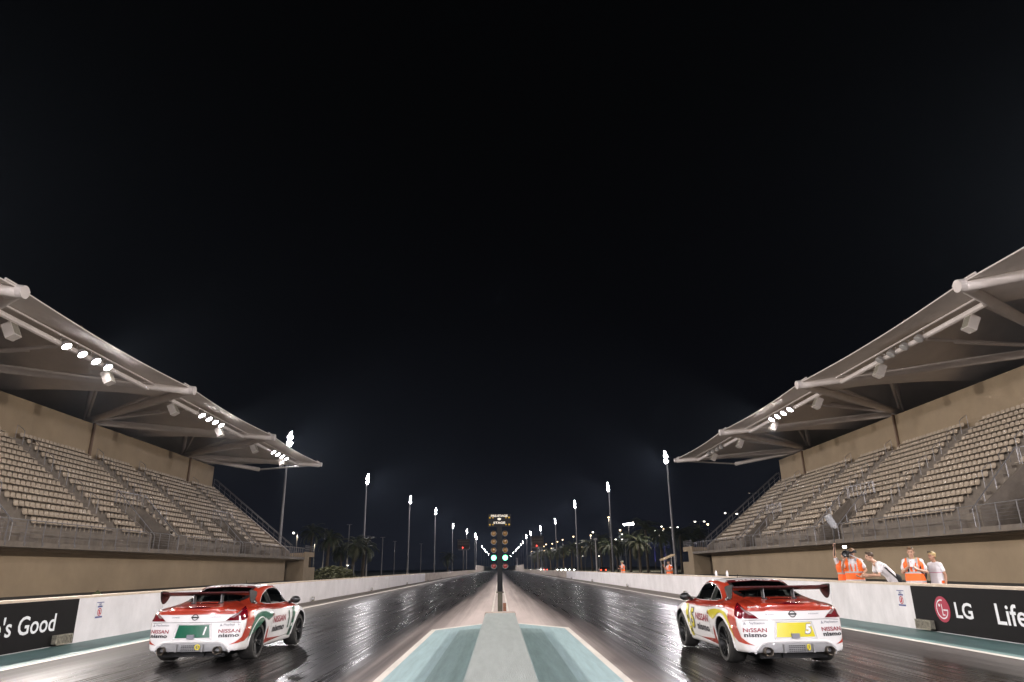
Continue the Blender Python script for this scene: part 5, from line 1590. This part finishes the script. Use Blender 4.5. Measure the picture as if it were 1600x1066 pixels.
spot(vc, tuple(Vector(vc.location) + fwd @ Vector((0, .25, .2))), tuple(Vector(vc.location) + fwd @ Vector((0, 6, -1.0))), 25, 70, .6, .03, (1, 1, 1), 'camera_lamp_beam')
# boom operator behind, one arm raised
PX2 = ground_at(1323, 22.35)
bo = person(PX2, R(160), 'boom operator in orange vest with right arm raised on a microphone pole', dict(rs=(.20, 0, 1.46), re=(.27, .06, 1.66), rw=(.235, .10, 1.93), rh=(0, .1, 1), rp=(-.6, .6, 0), ls=(-.2, 0, 1.42), le=(-.30, .14, 1.36), lw=(-.05, .30, 1.42), lh=(.8, .2, .1), lp=(0, .4, .8), curl=.85, slim=1.08, head=(-.01, .03, 1.66)),
        [('trousers', m_denim), ('shirt', m_shirtw, .55), ('vest', m_vest)], (m_hair3, 'short'), m_skin, 1.0)
fb = Matrix.Rotation(R(160), 4, 'Z')
hp0 = Vector(bo.location) + fb @ Vector((.225, .14, 2.02))
top = to_px(1303, 817, 22.2)
bt = thing('boom_microphone', 'grey fluffy boom microphone on a black pole held above the camera crew', 'microphone', tuple(hp0))
d = (top - hp0)
MB().tube([-d*.55, d*.0, d*.86], [.016, .016, .012], 8).build('pole', m_cblack, bt, True)
dd = to_px(1297, 806, 22.2) - to_px(1308, 822, 22.2)
rnd = random.Random(3)
b = MB(); b.tube([d*.86 - dd*.25, d*.86 + dd*.0, d*.86 + dd*.6, d*.86 + dd*1.0], [.035, .085, .085, .05], 12)
for k in range(700):
    q = rnd.uniform(0, 1); a = rnd.uniform(0, 6.28)
    u = dd.normalized(); s1 = u.cross(Vector((0, 1, 0))).normalized(); s2 = u.cross(s1)
    c = d*.86 + dd*q; n_ = s1*math.cos(a)+s2*math.sin(a)
    b.add([c + n_*.075 + u*.008, c + n_*.075 - u*.008, c + n_*(.085+rnd.uniform(.015, .04)) - u*rnd.uniform(-.03, .03)], [(0, 1, 2)])
b.build('windshield_cover', M('grey fur', (.42, .42, .44), .9), bt)
# man in white shirt leaning towards the camera crew
PX3 = ground_at(1392, 20.6)
def sidestripe(c): return 1 if (c.x < -.10 and c.z < 1.27 and abs(c.y - (.17 + (c.z-1.25)*.95)) < .032) else 0
person(PX3, R(78), 'man in white shirt with a black side stripe leaning forward to the camera crew', dict(hip=(0, -.12, .93), waist=(0, .02, 1.07), chest=(0, .20, 1.25), neck=(0, .35, 1.41), head=(0, .47, 1.55), face=(0, 1, -.12),
        ls=(-.19, .29, 1.35), rs=(.19, .29, 1.35), le=(-.24, .36, 1.06), re=(.24, .36, 1.06), lw=(-.16, .62, 1.08), rw=(.16, .60, 1.02), lh=(.1, 1, .15), rh=(-.1, 1, .1), lp=(.6, .1, -.5), rp=(-.6, .1, -.5), lk=(-.11, .0, .5), rk=(.11, -.02, .5), la=(-.12, -.1, .08), ra=(.12, -.12, .08)),
        [('trousers', m_cloth), ('shirt', m_shirtw, .6, sidestripe, .17)], (m_hair1, 'quiff'), m_skin, 1.04)
# young man with backpack
PX4 = ground_at(1430, 19.3)
yo = person(PX4, R(148), 'young man in orange vest with a black backpack looking at a small white device', dict(head=(.0, .05, 1.655), face=(.10, 1, -.12), re=(.27, .04, 1.15), rw=(.10, .26, 1.30), rh=(-.5, .3, .6), rp=(-.3, .6, .3), le=(-.29, -.02, 1.15), lw=(-.10, .22, 1.22), lh=(.7, .3, .55), lp=(.2, .3, .6), curl=.7),
        [('trousers', m_cloth), ('shirt', m_shirtw), ('vest', m_vest), ('sunglasses', m_cblack), ('lanyard', m_cyel)], (m_hair3, 'quiff'), m_skin, 1.03)
fy = Matrix.Rotation(R(148), 4, 'Z')
bp = thing('backpack', 'black backpack on the back of the young man in the vest', 'backpack', tuple(Vector(yo.location) + fy @ Vector((-.02, -.24, 1.16))), R(148))
b = MB(); b.ball((-.05, .0, .0), 1, 14, 9, sc=(.22, .13, .29)); b.ball((-.05, -.08, -.10), 1, 12, 8, sc=(.15, .09, .13)); fuse(b, 'bag_body', [m_cloth], bp, .015)
b = MB()
for s in (-1, 1): b.tube([(s*.13, .03, .20), (s*.14, .16, .30), (s*.135, .37, .24), (s*.15, .38, .05), (s*.21, .24, -.10), (s*.19, .06, -.14)], .022, 8, flat=.6)
b.build('shoulder_strap', m_cloth, bp, True)
dv = thing('handheld_device', 'small white device in the hands of the young man in the vest', 'phone', tuple(Vector(yo.location) + fy @ Vector((.03, .36, 1.39))), R(148))
MB().box((-.035, -.012, -.06), (.035, .012, .06)).build('case', m_shirtw, dv); MB().box((-.028, -.0145, -.05), (.028, -.0125, .05)).build('screen', E('phone screen', (.75, .5, 1), 2.5), dv)
# woman in white
PX5 = ground_at(1464, 19.3)
person(PX5, R(105), 'blond woman in white top with an orange vest tied round her waist', dict(head=(0, .05, 1.65), face=(0, 1, -.06), le=(-.24, -.05, 1.14), lw=(-.27, .02, .90), re=(.24, -.08, 1.13), rw=(.25, -.06, .89), slim=.86, ls=(-.165, 0, 1.415), rs=(.165, 0, 1.415)),
       [('trousers', m_shirtw), ('shirt', m_shirtw, .5, lambda c: 2 if 1.20 < c.z < 1.225 else 0), ('tied', m_vest), ('sunglasses', m_cblack)], (m_hair2, 'bun'), m_skin2, .965)
# marshals further along
PX6 = ground_at(974, 64, .16)
person(PX6, R(60), 'marshal in orange vest and pale cap standing far along the right barrier', dict(re=(.26, .02, 1.15), rw=(.14, .28, 1.3), rh=(-.3, .4, .6), lw=(-.2, .25, 1.15), lh=(.4, .8, .2)),
       [('trousers', m_denim), ('shirt', m_shirtw), ('vest', m_vest)], (M('pale cap', (.40, .42, .30), .8), 'cap'), m_skin2, 1.06)
PX7 = ground_at(1047, 47, .15)
person(PX7, R(110), 'marshal in orange vest and cap beside the end of the right grandstand', dict(re=(.28, .1, 1.2), rw=(.2, .32, 1.42), rh=(-.2, .3, .8), lw=(-.22, .22, 1.1), lh=(.3, .8, .2), slim=1.1),
       [('trousers', m_denim), ('shirt', m_shirtw), ('vest', m_vest)], (m_cloth, 'cap'), m_skin2, .99)
# ------------------------------------------------------------------ night haze round the whole place
hm = bpy.data.materials.new('night haze')
hm.use_nodes = True
hn = hm.node_tree
hn.nodes.clear()
ho = hn.nodes.new('ShaderNodeOutputMaterial')
hv = hn.nodes.new('ShaderNodeVolumePrincipled')
hv.inputs['Color'].default_value = (0.60, 0.76, 1.0, 1)
hv.inputs['Density'].default_value = 0.000075
hv.inputs['Anisotropy'].default_value = 0.65
hn.links.new(hv.outputs[0], ho.inputs['Volume'])
hz = MB().box((-690, -150, -1.1), (690, 2380, 28)).build('haze', hm)
tag(hz, kind='stuff')
